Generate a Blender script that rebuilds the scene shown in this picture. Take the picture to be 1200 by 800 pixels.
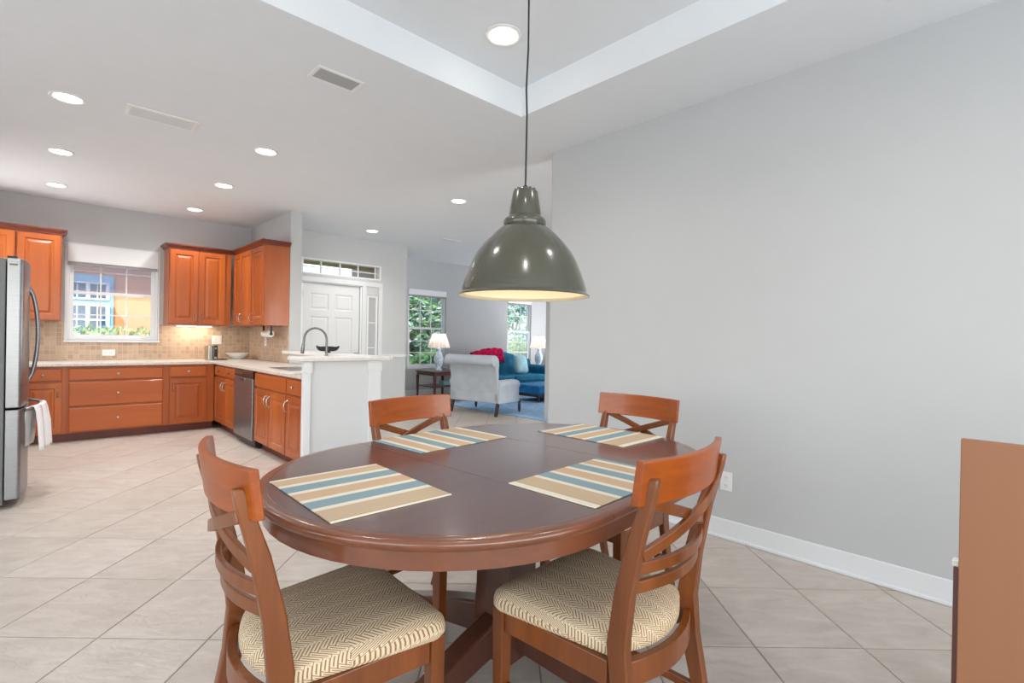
import bpy, bmesh, math, random
from math import sin, cos, pi, radians as R, sqrt
from mathutils import Vector, Matrix
random.seed(7)
for o in list(bpy.data.objects): bpy.data.objects.remove(o)
COL = bpy.context.scene.collection

# ---------------------------------------------------------------- camera
FPX, YAW, PITCH, ROLL, CAMH = 591.9, .7623, -.0027, .0178, 1.2
s_, c_ = sin(YAW), cos(YAW)
r_ = Vector((c_, -s_, 0)); f_ = Vector((s_, c_, 0)); u_ = Vector((0, 0, 1))
f2 = f_*cos(PITCH)+u_*sin(PITCH); u2 = u_*cos(PITCH)-f_*sin(PITCH)
r3 = r_*cos(ROLL)+u2*sin(ROLL); u3 = u2*cos(ROLL)-r_*sin(ROLL)
cd = bpy.data.cameras.new('camera'); cam = bpy.data.objects.new('camera', cd); COL.objects.link(cam)
cd.sensor_width = 36; cd.lens = FPX/1200*36; cd.clip_start = .05; cd.clip_end = 200
cam.matrix_world = Matrix(((r3.x, u3.x, -f2.x, 0), (r3.y, u3.y, -f2.y, 0), (r3.z, u3.z, -f2.z, CAMH), (0, 0, 0, 1)))
bpy.context.scene.camera = cam

# ---------------------------------------------------------------- world, sun, daylight, fill lights, exposure
sc = bpy.context.scene
sc.view_settings.view_transform = 'Standard'; sc.view_settings.look = 'None'
sc.view_settings.gamma = 1; sc.view_settings.use_curve_mapping = False
sc.view_settings.exposure = 0.17
w = bpy.data.worlds.new('world'); sc.world = w; w.use_nodes = True
nt = w.node_tree; nt.nodes.clear()
sky = nt.nodes.new('ShaderNodeTexSky'); sky.sky_type = 'NISHITA'; sky.sun_disc = False
sky.sun_elevation = R(48); sky.sun_rotation = R(200); sky.air_density = 1.2; sky.dust_density = 2.5
bg = nt.nodes.new('ShaderNodeBackground'); bg.inputs[1].default_value = .48
wo = nt.nodes.new('ShaderNodeOutputWorld')
nt.links.new(sky.outputs[0], bg.inputs[0]); nt.links.new(bg.outputs[0], wo.inputs[0])

def sun_lamp():
    d = bpy.data.lights.new('sun', 'SUN'); d.energy = 2.3; d.angle = R(1); d.color = (1, .95, .86)
    o = bpy.data.objects.new('sun', d); COL.objects.link(o)
    o.rotation_euler = Vector((.35, .62, -.72)).to_track_quat('-Z', 'Y').to_euler()
sun_lamp()
def area(name, loc, aim, sx, sy, power, color=(1, 1, 1)):
    d = bpy.data.lights.new(name, 'AREA'); d.shape = 'RECTANGLE'; d.size = sx; d.size_y = sy
    d.energy = power; d.color = color
    o = bpy.data.objects.new(name, d); COL.objects.link(o); o.location = loc
    o.rotation_euler = Vector(aim).to_track_quat('-Z', 'Y').to_euler()
    return o
# daylight entering through the glazed walls behind and beside the camera; then added fill lights
area('daylight_rear_glazing', (0, -2.85, 1.35), (0, 1, .75), 5.5, 2.2, 135, (.88, .95, 1))
area('daylight_side_glazing', (-3.85, .8, 1.35), (1, .3, .8), 5.5, 2.2, 95, (.88, .95, 1))
area('fill_living_side', (10.3, 7.1, 1.35), (-1, 0, .6), 3, 1.9, 110, (.96, .98, 1))  # added fill to brighten the living room; this side wall has no window
area('fill_kitchen_side', (-.72, 7.0, 1.7), (1, -.1, .3), 1.2, 1.0, 20, (.93, .97, 1))  # added fill for the kitchen and its ceiling, set before a solid wall

area('fill_hall_ceiling', (4.45, -2.85, 1.3), (0, 1, .5), 2.1, 2.1, 230, (.94, .975, 1))  # unseen light added to brighten the hall ceiling

# ---------------------------------------------------------------- materials
MATS = {}
def lin(c):
    return tuple(((x/255)/12.92 if x/255 <= .04045 else (((x/255)+.055)/1.055)**2.4) for x in c)+(1,)
def newmat(name, rough=.5, metal=0, col=(128, 128, 128), spec=.5, coat=0):
    m = bpy.data.materials.new(name); m.use_nodes = True; n = m.node_tree
    b = n.nodes['Principled BSDF']
    b.inputs['Base Color'].default_value = lin(col); b.inputs['Roughness'].default_value = rough
    b.inputs['Metallic'].default_value = metal; b.inputs['Specular IOR Level'].default_value = spec
    if coat: b.inputs['Coat Weight'].default_value = coat; b.inputs['Coat Roughness'].default_value = .12
    MATS[name] = m
    return m, n, b
def N(n, t, **k):
    x = n.nodes.new(t)
    for a, v in k.items(): setattr(x, a, v)
    return x
def coords(n, scale=(1, 1, 1), kind='Object', rot=(0, 0, 0)):
    tc = N(n, 'ShaderNodeTexCoord'); mp = N(n, 'ShaderNodeMapping')
    mp.inputs['Scale'].default_value = scale; mp.inputs['Rotation'].default_value = rot
    n.links.new(tc.outputs[kind], mp.inputs[0]); return mp.outputs[0]
def noise(n, vec, scale=5, detail=4, rough=.55, dist=0):
    x = N(n, 'ShaderNodeTexNoise'); x.inputs['Scale'].default_value = scale; x.inputs['Detail'].default_value = detail
    x.inputs['Roughness'].default_value = rough; x.inputs['Distortion'].default_value = dist
    n.links.new(vec, x.inputs['Vector']); return x.outputs['Fac']
def ramp(n, fac, stops, interp='LINEAR'):
    x = N(n, 'ShaderNodeValToRGB'); x.color_ramp.interpolation = interp
    e = x.color_ramp.elements
    while len(e) > 1: e.remove(e[-1])
    e[0].position = stops[0][0]; e[0].color = lin(stops[0][1])
    for p, c in stops[1:]:
        q = e.new(p); q.color = lin(c)
    n.links.new(fac, x.inputs[0]); return x.outputs[0]
def math_(n, op, a, b=None, c=None):
    x = N(n, 'ShaderNodeMath', operation=op)
    for i, v in enumerate((a, b, c)):
        if v is None: continue
        if isinstance(v, (int, float)): x.inputs[i].default_value = v
        else: n.links.new(v, x.inputs[i])
    return x.outputs[0]
def mix(n, fac, a, b):
    x = N(n, 'ShaderNodeMix', data_type='RGBA')
    if isinstance(fac, (int, float)): x.inputs[0].default_value = fac
    else: n.links.new(fac, x.inputs[0])
    for i, v in ((6, a), (7, b)):
        if isinstance(v, tuple): x.inputs[i].default_value = lin(v)
        else: n.links.new(v, x.inputs[i])
    return x.outputs[2]
def bump(n, b, h, strength=.2, dist=.01):
    x = N(n, 'ShaderNodeBump'); x.inputs['Strength'].default_value = strength; x.inputs['Distance'].default_value = dist
    n.links.new(h, x.inputs['Height']); n.links.new(x.outputs[0], b.inputs['Normal'])
def plain(name, col, rough=.5, metal=0, var=.0, spec=.5, coat=0, vs=6, bs=0, bsc=200):
    m, n, b = newmat(name, rough, metal, col, spec, coat)
    v = coords(n)
    f = noise(n, v, vs, 3)
    k = max(var, .004)
    lo = tuple(max(0, c*(1-k)) for c in col); hi = tuple(min(255, c*(1+k)) for c in col)
    n.links.new(ramp(n, f, [(.3, lo), (.7, hi)]), b.inputs['Base Color'])
    if bs: bump(n, b, noise(n, v, bsc, 2), bs, .002)
    return m
def wood(name, dark, light, grain=(3, 3, 40), rough=.35, coat=.25, axis=2, scale=1, streak=.5):
    m, n, b = newmat(name, rough, 0, light, .5, coat)
    g = [26*scale]*3; g[axis] = 2.2*scale
    v = coords(n, tuple(g))
    f1 = noise(n, v, 1.6, 6, .62, .6)
    v2 = coords(n, tuple(x*.22 for x in g)); f2 = noise(n, v2, 1.3, 2, .5, .3)
    f = math_(n, 'ADD', math_(n, 'MULTIPLY', f1, streak), math_(n, 'MULTIPLY', f2, 1-streak))
    n.links.new(ramp(n, f, [(.28, dark), (.52, tuple((a+c)/2 for a, c in zip(dark, light))), (.72, light)]), b.inputs['Base Color'])
    bump(n, b, f1, .06, .002)
    return m
plain('wall_paint', (193, 194, 195), .75, bs=.04, bsc=260, spec=.2)
plain('ceiling_paint', (228, 231, 234), .85, bs=.1, bsc=120, spec=.1)
plain('trim_white', (226, 228, 230), .4)
plain('door_white', (212, 213, 214), .5)
plain('halfwall_paint', (215, 217, 219), .6, spec=.2)
plain('house_siding', (178, 182, 186), .9)
plain('white_plastic', (236, 235, 232), .35)
plain('grout', (156, 142, 130), .9, var=.1)
wood('cherry', (146, 66, 20), (186, 97, 34), rough=.36, coat=.22, scale=.35, streak=.35)
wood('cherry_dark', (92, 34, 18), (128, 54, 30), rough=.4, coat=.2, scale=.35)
wood('cherry_flat', (160, 74, 22), (200, 106, 42), rough=.4, coat=.15, axis=0, scale=.35, streak=.35)
wood('chair_wood', (88, 43, 12), (140, 76, 28), rough=.34, coat=.22, axis=2, scale=.7)
wood('chair_rail_wood', (118, 50, 3), (178, 88, 10), rough=.35, coat=.2, axis=0, scale=.6, streak=.6)
wood('table_top', (80, 50, 47), (102, 68, 63), rough=.28, coat=.7, axis=0, scale=.5)
wood('table_edge', (92, 50, 30), (136, 80, 52), rough=.28, coat=.45, axis=0, scale=.5)
wood('table_base', (66, 38, 28), (104, 60, 44), rough=.32, coat=.4, axis=2, scale=.5)
wood('desk_wood', (138, 90, 60), (158, 107, 72), rough=.5, coat=.05, axis=2, scale=.18, streak=.3)
wood('mahogany', (74, 34, 26), (112, 58, 44), rough=.35, coat=.3, axis=2, scale=.5)
plain('dark_wood', (44, 28, 24), .35, coat=.3)
plain('shade_enamel', (70, 69, 57), .2, coat=.5, var=.04)
plain('shade_inside', (240, 228, 200), .5)
plain('black', (22, 22, 23), .4)
plain('black_gloss', (16, 16, 18), .15, coat=.6)
plain('nickel', (176, 172, 166), .28, 1, var=.03)
plain('dark_nickel', (120, 120, 122), .3, 1, var=.05)
plain('porcelain', (236, 238, 236), .2, coat=.5)
plain('fridge_side', (104, 106, 108), .5, .3, var=.04)
plain('armchair_cloth', (184, 190, 198), .9, var=.03, bs=.2, bsc=500, spec=.1)
plain('sofa_cloth', (42, 116, 150), .85, var=.12, bs=.2, bsc=400, spec=.15)
plain('ottoman_cloth', (34, 122, 178), .7, var=.15, spec=.3)
plain('cushion_cloth', (168, 204, 212), .9, var=.06, bs=.3, bsc=300, spec=.1)
plain('throw_cloth', (176, 24, 66), .9, var=.45, vs=26, spec=.1)
plain('lamp_shade_cloth', (244, 236, 230), .9, var=.03, spec=.1)
plain('stucco_orange', (230, 152, 108), .95, var=.05, bs=.3, bsc=60, spec=.1)
plain('soffit_tan', (190, 168, 130), .9, var=.05)
plain('blue_frame', (132, 184, 214), .6, var=.05)
plain('outdoor_pavement', (150, 146, 136), .9, var=.08)
plain('lawn', (88, 128, 60), .95, var=.3, vs=20)
plain('bark', (96, 84, 74), .95, var=.25, vs=12)
for i, c in enumerate(((112, 158, 96), (160, 190, 112), (92, 138, 118), (192, 212, 192))): plain('leaf%d' % i, c, .6, var=.25, vs=3, spec=.3)
plain('shutter_white', (236, 238, 240), .6)
plain('neighbour_glass', (46, 86, 120), .1, var=.3, vs=2)
plain('towel_white', (236, 234, 236), .95, bs=.3, bsc=400, spec=.05)
plain('towel_pink', (222, 200, 204), .95, bs=.3, bsc=400, spec=.05)
plain('screw_gray', (110, 108, 106), .5)
plain('vent_gray', (150, 150, 150), .5)
plain('thermo_gray', (120, 122, 122), .5)

def stainless():
    m, n, b = newmat('stainless', .32, .85, (176, 178, 182))
    v = coords(n, (2, 2, 260)); f = noise(n, v, 2, 3)
    n.links.new(ramp(n, f, [(.3, (128, 130, 134)), (.7, (152, 154, 158))]), b.inputs['Base Color'])
    n.links.new(math_(n, 'ADD', math_(n, 'MULTIPLY', f, .1), .26), b.inputs['Roughness'])
stainless()
def tile_mat():
    m, n, b = newmat('floor_tile', .42, 0, (186, 168, 154), .45)
    oi = N(n, 'ShaderNodeObjectInfo')
    v = coords(n, (1, 1, 1), 'Object')
    add = N(n, 'ShaderNodeVectorMath', operation='ADD'); n.links.new(v, add.inputs[0])
    cmb = N(n, 'ShaderNodeCombineXYZ'); n.links.new(math_(n, 'MULTIPLY', oi.outputs['Random'], 37), cmb.inputs[0]); n.links.new(math_(n, 'MULTIPLY', oi.outputs['Random'], 91), cmb.inputs[1])
    n.links.new(cmb.outputs[0], add.inputs[1]); vv = add.outputs[0]
    sc2 = N(n, 'ShaderNodeMapping'); sc2.inputs['Scale'].default_value = (1, 2.4, 1); sc2.inputs['Rotation'].default_value = (0, 0, .6); n.links.new(vv, sc2.inputs[0])
    f = noise(n, sc2.outputs[0], 5.5, 6, .6, .8)
    col = ramp(n, f, [(.3, (181, 169, 159)), (.5, (193, 182, 172)), (.7, (203, 193, 184))])
    tint = ramp(n, oi.outputs['Random'], [(0, (245, 243, 241)), (1, (255, 255, 255))])
    mx = N(n, 'ShaderNodeMix', data_type='RGBA', blend_type='MULTIPLY'); mx.inputs[0].default_value = 1
    n.links.new(col, mx.inputs[6]); n.links.new(tint, mx.inputs[7]); n.links.new(mx.outputs[2], b.inputs['Base Color'])
    g = noise(n, sc2.outputs[0], 9, 5, .6, 1.5); bump(n, b, g, .35, .008)
    n.links.new(math_(n, 'ADD', math_(n, 'MULTIPLY', f, .2), .28), b.inputs['Roughness'])
tile_mat()
def counter_mat():
    m, n, b = newmat('counter_stone', .3, 0, (206, 196, 186), .5, .2)
    v = coords(n); f = noise(n, v, 60, 6, .7)
    n.links.new(ramp(n, f, [(.3, (186, 174, 162)), (.5, (212, 204, 194)), (.7, (228, 222, 214))]), b.inputs['Base Color'])
counter_mat()
plain('bar_stone', (226, 222, 218), .3, var=.03, vs=50, coat=.2)
def splash_mat():
    m, n, b = newmat('backsplash_mosaic', .5, 0, (190, 160, 132), .4)
    tc = N(n, 'ShaderNodeTexCoord')
    sep = N(n, 'ShaderNodeSeparateXYZ'); n.links.new(tc.outputs['Object'], sep.inputs[0])
    c = N(n, 'ShaderNodeCombineXYZ'); n.links.new(math_(n, 'ADD', sep.outputs[0], sep.outputs[1]), c.inputs[0]); n.links.new(sep.outputs[2], c.inputs[1])
    br = N(n, 'ShaderNodeTexBrick'); br.offset = 0; br.squash = 1
    br.inputs['Scale'].default_value = 1; br.inputs['Brick Width'].default_value = .052; br.inputs['Row Height'].default_value = .052
    br.inputs['Mortar Size'].default_value = .0028; br.inputs['Mortar Smooth'].default_value = .3; br.inputs['Bias'].default_value = -.2
    br.inputs['Color1'].default_value = lin((200, 172, 142)); br.inputs['Color2'].default_value = lin((160, 124, 98)); br.inputs['Mortar'].default_value = lin((206, 190, 170))
    n.links.new(c.outputs[0], br.inputs['Vector'])
    f = noise(n, c.outputs[0], 16, 3)
    mx = mix(n, math_(n, 'MULTIPLY', f, .7), br.outputs['Color'], (186, 166, 150))
    n.links.new(mx, b.inputs['Base Color'])
    bump(n, b, math_(n, 'SUBTRACT', 1, br.outputs['Fac']), .5, .003)
splash_mat()
def seat_mat():
    m, n, b = newmat('seat_fabric', .9, 0, (200, 178, 146), .15)
    P = .0150
    v = coords(n, (1/P, 1/P, 1/P), 'Object', (0, 0, 0))
    sep = N(n, 'ShaderNodeSeparateXYZ'); n.links.new(v, sep.inputs[0])
    zc = math_(n, 'SUBTRACT', sep.outputs[2], .496/P)
    x = math_(n, 'SUBTRACT', sep.outputs[0], math_(n, 'MULTIPLY', math_(n, 'SIGN', sep.outputs[0]), zc))
    y = math_(n, 'SUBTRACT', sep.outputs[1], math_(n, 'MULTIPLY', math_(n, 'SIGN', sep.outputs[1]), zc))
    ux = math_(n, 'MULTIPLY', math_(n, 'ADD', x, y), .7071); y = math_(n, 'MULTIPLY', math_(n, 'SUBTRACT', y, x), .7071); x = ux
    K = 3
    d = math_(n, 'FLOORED_MODULO', math_(n, 'SUBTRACT', math_(n, 'FLOOR', x), math_(n, 'FLOOR', y)), 2*K)
    hor = math_(n, 'LESS_THAN', d, K-.5); ver = math_(n, 'SUBTRACT', 1, hor)
    fx = math_(n, 'FRACT', x); fy = math_(n, 'FRACT', y)
    s = math_(n, 'ADD', math_(n, 'MULTIPLY', hor, fy), math_(n, 'MULTIPLY', ver, fx))
    t = math_(n, 'ABSOLUTE', math_(n, 'SUBTRACT', s, .5))
    border = math_(n, 'GREATER_THAN', t, .40)
    mul = lambda *q: q[0] if len(q) == 1 else math_(n, 'MULTIPLY', q[0], mul(*q[1:]))
    gt = lambda a_, b_: math_(n, 'GREATER_THAN', a_, b_)
    lt = lambda a_, b_: math_(n, 'LESS_THAN', a_, b_)
    e = [mul(hor, lt(d, .5), lt(fx, .34)), mul(hor, gt(d, K-1.5), gt(fx, .66)), mul(ver, gt(d, 2*K-1.5), lt(fy, .34)), mul(ver, lt(d, K+.5), gt(fy, .66))]
    ends = math_(n, 'MAXIMUM', math_(n, 'MAXIMUM', e[0], e[1]), math_(n, 'MAXIMUM', e[2], e[3]))
    mid = mul(lt(t, .10), math_(n, 'SUBTRACT', 1, ends))
    caps = math_(n, 'MAXIMUM', mul(hor, lt(d, .5), lt(fx, .10)), mul(ver, gt(d, 2*K-1.5), lt(fy, .10)))
    line = math_(n, 'SUBTRACT', 1, math_(n, 'MAXIMUM', math_(n, 'MAXIMUM', border, mid), caps))
    col = mix(n, line, (136, 104, 74), (214, 196, 168))
    w_ = noise(n, coords(n, (900, 900, 900)), 1, 2)
    col2 = mix(n, math_(n, 'MULTIPLY', w_, .25), col, (190, 166, 134))
    n.links.new(col2, b.inputs['Base Color']); bump(n, b, line, .25, .001)
seat_mat()
CR, TN, BL, TL = (226, 218, 200), (202, 172, 142), (132, 158, 166), (186, 156, 122)
def mat_mat(name, first_blue):
    m, n, b = newmat(name, .9, 0, CR, .1)
    tc = N(n, 'ShaderNodeTexCoord'); sep = N(n, 'ShaderNodeSeparateXYZ'); n.links.new(tc.outputs['Object'], sep.inputs[0])
    f = math_(n, 'ADD', math_(n, 'MULTIPLY', sep.outputs[0], 1/.48), .5)
    seq = [(.05, BL), (.04, CR), (.12, TN), (.045, CR), (.12, BL), (.045, CR), (.13, TN), (.045, CR), (.12, BL), (.045, CR), (.18, TL), (.06, CR)]
    if not first_blue: seq[0] = (.03, CR)
    tot = sum(a for a, _ in seq); p = 0; st = []
    for a, c in seq: st.append((p/tot, c)); p += a
    st = [(q, c) for q, c in st]
    col = ramp(n, f, st, 'CONSTANT')
    # fine ribs, stronger in the last tan band
    rib = math_(n, 'FRACT', math_(n, 'MULTIPLY', f, 76))
    ribm = math_(n, 'MULTIPLY', math_(n, 'LESS_THAN', rib, .4), math_(n, 'MULTIPLY', math_(n, 'GREATER_THAN', f, .76), math_(n, 'LESS_THAN', f, .93)))
    col = mix(n, math_(n, 'MULTIPLY', ribm, .55), col, CR)
    wv = noise(n, coords(n, (60, 900, 60)), 1, 2)
    col = mix(n, math_(n, 'MULTIPLY', wv, .18), col, (176, 160, 140))
    n.links.new(col, b.inputs['Base Color']); bump(n, b, rib, .15, .001)
mat_mat('placemat_stripes', True); mat_mat('placemat_stripes_plain', False)
def rug_mat():
    m, n, b = newmat('rug_pile', .95, 0, (120, 160, 200), .05)
    v = coords(n, (3, 14, 1)); f = noise(n, v, 2, 6, .7, .6)
    n.links.new(ramp(n, f, [(.3, (120, 162, 206)), (.5, (160, 194, 226)), (.7, (196, 216, 236))]), b.inputs['Base Color'])
    bump(n, b, noise(n, v, 90, 2), .3, .004)
rug_mat()
def glass_mat(name, tint=(250, 252, 252), refl=.03):
    m = bpy.data.materials.new(name); m.use_nodes = True; n = m.node_tree; n.nodes.clear()
    o = N(n, 'ShaderNodeOutputMaterial'); t = N(n, 'ShaderNodeBsdfTransparent'); g = N(n, 'ShaderNodeBsdfGlossy'); x = N(n, 'ShaderNodeMixShader')
    t.inputs[0].default_value = lin(tint); g.inputs['Roughness'].default_value = .02; x.inputs[0].default_value = refl
    n.links.new(t.outputs[0], x.inputs[1]); n.links.new(g.outputs[0], x.inputs[2]); n.links.new(x.outputs[0], o.inputs[0]); MATS[name] = m
glass_mat('window_glass'); glass_mat('screen_glass', (206, 212, 224), .03)
_n = MATS['screen_glass'].node_tree; _o = [q for q in _n.nodes if q.type == 'OUTPUT_MATERIAL'][0]; _m = [q for q in _n.nodes if q.type == 'MIX_SHADER'][0]
_d = N(_n, 'ShaderNodeBsdfTranslucent'); _d.inputs[0].default_value = lin((235, 232, 236)); _x = N(_n, 'ShaderNodeMixShader'); _x.inputs[0].default_value = .3
_n.links.new(_m.outputs[0], _x.inputs[1]); _n.links.new(_d.outputs[0], _x.inputs[2]); _n.links.new(_x.outputs[0], _o.inputs[0])
def frosted():
    m = bpy.data.materials.new('frosted_glass'); m.use_nodes = True; n = m.node_tree; n.nodes.clear()
    o = N(n, 'ShaderNodeOutputMaterial'); t = N(n, 'ShaderNodeBsdfTranslucent'); g = N(n, 'ShaderNodeBsdfDiffuse'); x = N(n, 'ShaderNodeMixShader')
    t.inputs[0].default_value = lin((250, 250, 250)); g.inputs[0].default_value = lin((244, 244, 244)); x.inputs[0].default_value = .35
    n.links.new(t.outputs[0], x.inputs[1]); n.links.new(g.outputs[0], x.inputs[2]); tr = N(n, 'ShaderNodeBsdfTransparent'); x2 = N(n, 'ShaderNodeMixShader'); x2.inputs[0].default_value = .55
    n.links.new(x.outputs[0], x2.inputs[1]); n.links.new(tr.outputs[0], x2.inputs[2]); n.links.new(x2.outputs[0], o.inputs[0]); MATS['frosted_glass'] = m
frosted()
def emit(name, col, st):
    m = bpy.data.materials.new(name); m.use_nodes = True; n = m.node_tree; n.nodes.clear()
    o = N(n, 'ShaderNodeOutputMaterial'); e = N(n, 'ShaderNodeEmission'); e.inputs[0].default_value = lin(col); e.inputs[1].default_value = st
    n.links.new(e.outputs[0], o.inputs[0]); MATS[name] = m
emit('lamp_glow', (255, 250, 240), 16); emit('bulb_glow', (255, 236, 214), 4)

# ---------------------------------------------------------------- mesh builder
class MB:
    def __init__(s): s.v = []; s.f = []
    def add(s, vs, fs):
        k = len(s.v); s.v += [tuple(v) for v in vs]; s.f += [tuple(i+k for i in f) for f in fs]; return s
    def box(s, x0, x1, y0, y1, z0, z1):
        vs = [(x, y, z) for z in (z0, z1) for y in (y0, y1) for x in (x0, x1)]
        return s.add(vs, [(0, 2, 3, 1), (4, 5, 7, 6), (0, 1, 5, 4), (2, 6, 7, 3), (0, 4, 6, 2), (1, 3, 7, 5)])
    def loft(s, rings, closed=True, cap=True):
        n = len(rings[0]); vs = [p for r in rings for p in r]; fs = []
        for i in range(len(rings)-1):
            for j in range(n if closed else n-1):
                a, b = i*n+j, i*n+(j+1) % n
                fs.append((a, b, b+n, a+n))
        if cap: fs.append(tuple(reversed(range(n)))); fs.append(tuple((len(rings)-1)*n+j for j in range(n)))
        return s.add(vs, fs)
    def lathe(s, prof, n=24, c=(0, 0, 0), cap=True, axis='z'):
        rings = []
        for r, z in prof:
            ring = []
            for j in range(n):
                a = 2*pi*j/n; p = (r*cos(a), r*sin(a), z)
                if axis == 'x': p = (p[2], p[0], p[1])
                if axis == 'y': p = (p[1], p[2], p[0])
                ring.append((p[0]+c[0], p[1]+c[1], p[2]+c[2]))
            rings.append(ring)
        return s.loft(rings, True, cap)
    def tube(s, pts, r, n=8, cap=True):
        pts = [Vector(p) for p in pts]; rr = r if isinstance(r, (list, tuple)) else [r]*len(pts); rings = []
        t = (pts[1]-pts[0]).normalized(); up = Vector((0, 0, 1)) if abs(t.z) < .9 else Vector((1, 0, 0))
        nx = t.cross(up).normalized()
        for i, p in enumerate(pts):
            t = (pts[min(i+1, len(pts)-1)]-pts[max(i-1, 0)]).normalized()
            nx = (nx-t*nx.dot(t)).normalized(); ny = t.cross(nx)
            rings.append([p+(nx*cos(2*pi*j/n)+ny*sin(2*pi*j/n))*rr[i] for j in range(n)])
        return s.loft(rings, True, cap)
    def sweep(s, pts, w_dir, w, h, up=None):
        """rectangular section swept along pts; w along w_dir-ish, h across"""
        pts = [Vector(p) for p in pts]; rings = []; W = Vector(w_dir).normalized()
        for i, p in enumerate(pts):
            t = (pts[min(i+1, len(pts)-1)]-pts[max(i-1, 0)]).normalized()
            a = (W-t*W.dot(t)).normalized(); b = t.cross(a)
            wi = w[i] if isinstance(w, (list, tuple)) else w; hi = h[i] if isinstance(h, (list, tuple)) else h
            rings.append([p+a*x*wi/2+b*y*hi/2 for x, y in ((-1, -1), (1, -1), (1, 1), (-1, 1))])
        return s.loft(rings)
    def rects(s, loops, x0=0, z0=0):
        """concentric rectangles (x0,x1,z0,z1,y) front faces toward -y"""
        rings = [[(a, y, c), (b, y, c), (b, y, d), (a, y, d)] for a, b, c, d, y in loops]
        return s.loft(rings, True, True)
    def build(s, name, mat, parent=None, smooth=False, bevel=0, seg=2, subsurf=0, kind=None, loc=None, rot=None):
        me = bpy.data.meshes.new(name); me.from_pydata(s.v, [], s.f)
        bm = bmesh.new(); bm.from_mesh(me); bmesh.ops.recalc_face_normals(bm, faces=bm.faces); bm.to_mesh(me); bm.free()
        me.materials.append(MATS[mat])
        o = bpy.data.objects.new(name, me); COL.objects.link(o)
        if parent: o.parent = parent
        if smooth:
            for p in me.polygons: p.use_smooth = True
        if bevel:
            md = o.modifiers.new('bevel', 'BEVEL'); md.width = bevel; md.segments = seg; md.limit_method = 'ANGLE'; md.angle_limit = R(35)
            if smooth: md.harden_normals = False
        if subsurf:
            md = o.modifiers.new('sub', 'SUBSURF'); md.levels = md.render_levels = subsurf
        if smooth and not subsurf:
            try:
                me.set_sharp_from_angle(angle=R(40))
            except Exception: pass
        if kind: o['kind'] = kind
        if loc: o.location = loc
        if rot: o.rotation_euler = rot
        return o
def box(name, mat, b, parent=None, **k): return MB().box(*b).build(name, mat, parent, **k)
def tag(o, label, cat, group=None, kind=None):
    o['label'] = label; o['category'] = cat
    if group: o['group'] = group
    if kind: o['kind'] = kind
    return o
def empty(name, loc=(0, 0, 0), rz=0, label=None, cat=None, group=None):
    o = bpy.data.objects.new(name, None); COL.objects.link(o); o.location = loc; o.rotation_euler = (0, 0, rz); o.empty_display_size = .1
    if label: tag(o, label, cat, group)
    return o
def struct(o): o['kind'] = 'structure'; return o
def copy_tree(o, parent=None):
    c = o.copy(); COL.objects.link(c); c.parent = parent
    for ch in list(o.children): copy_tree(ch, c)
    return c

# ---------------------------------------------------------------- floor
CZ = 2.76                                             # ceiling
floor = struct(box('floor', 'grout', (-4.0, 10.5, -3.0, 9.1, -.25, -.0035)))
TA, TB, AA = .433, .484, R(-43.3)
ea = Vector((cos(AA), sin(AA))); eb = Vector((-sin(AA), cos(AA))); P0 = Vector((.539, 2.901))
def tile_mesh():
    g = .0028; e = .003
    mb = MB(); x, y = TA/2-g, TB/2-g
    mb.loft([[(-x, -y, -.01), (x, -y, -.01), (x, y, -.01), (-x, y, -.01)], [(-x, -y, -.0015), (x, -y, -.0015), (x, y, -.0015), (-x, y, -.0015)],
             [(-x+e, -y+e, 0), (x-e, -y+e, 0), (x-e, y-e, 0), (-x+e, y-e, 0)]])
    return mb
cells = []
M3 = [Vector((r3.x, r3.y, r3.z)), Vector((-u3.x, -u3.y, -u3.z)), Vector((f2.x, f2.y, f2.z))]
def project(p):
    q = Vector(p)-Vector((0, 0, CAMH)); c = [m.dot(q) for m in M3]
    if c[2] < .2: return None
    return 600+FPX*c[0]/c[2], 400+FPX*c[1]/c[2], c[2]
for i in range(-30, 40):
    for j in range(-30, 40):
        c = P0+ea*(i+.5)*TA+eb*(j+.5)*TB
        if not (-3.6 < c.x < 10.2 and -2.7 < c.y < 8.8): continue
        if c.x > 2.85 and c.y < 2.6: 
            if c.x > 3.5: continue
        if c.y > 7.7 and c.x < 4.3: continue
        pr = project((c.x, c.y, 0)); vis = pr and -160 < pr[0] < 1400 and pr[1] < 1100
        if vis and 640 < pr[0] and c.y > 3.4: vis = False
        cells.append((c.length if vis else 100+c.length, c))
cells.sort(key=lambda t: t[0])
first = None; rest = MB(); tm = tile_mesh()
for k, (d, c) in enumerate(cells):
    if k < 290:
        if first is None:
            o = tm.build('tile', 'floor_tile', floor); first = o
        else:
            o = first.copy(); COL.objects.link(o); o.parent = floor
        o.location = (c.x, c.y, random.uniform(-.0006, .0004)); o.rotation_euler = (0, 0, AA)
    else:
        vs = [(c.x+ea.x*v[0]+eb.x*v[1], c.y+ea.y*v[0]+eb.y*v[1], v[2]) for v in tm.v]; rest.add(vs, tm.f)
rest.build('far_tiles', 'floor_tile', floor, kind='stuff')

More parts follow.
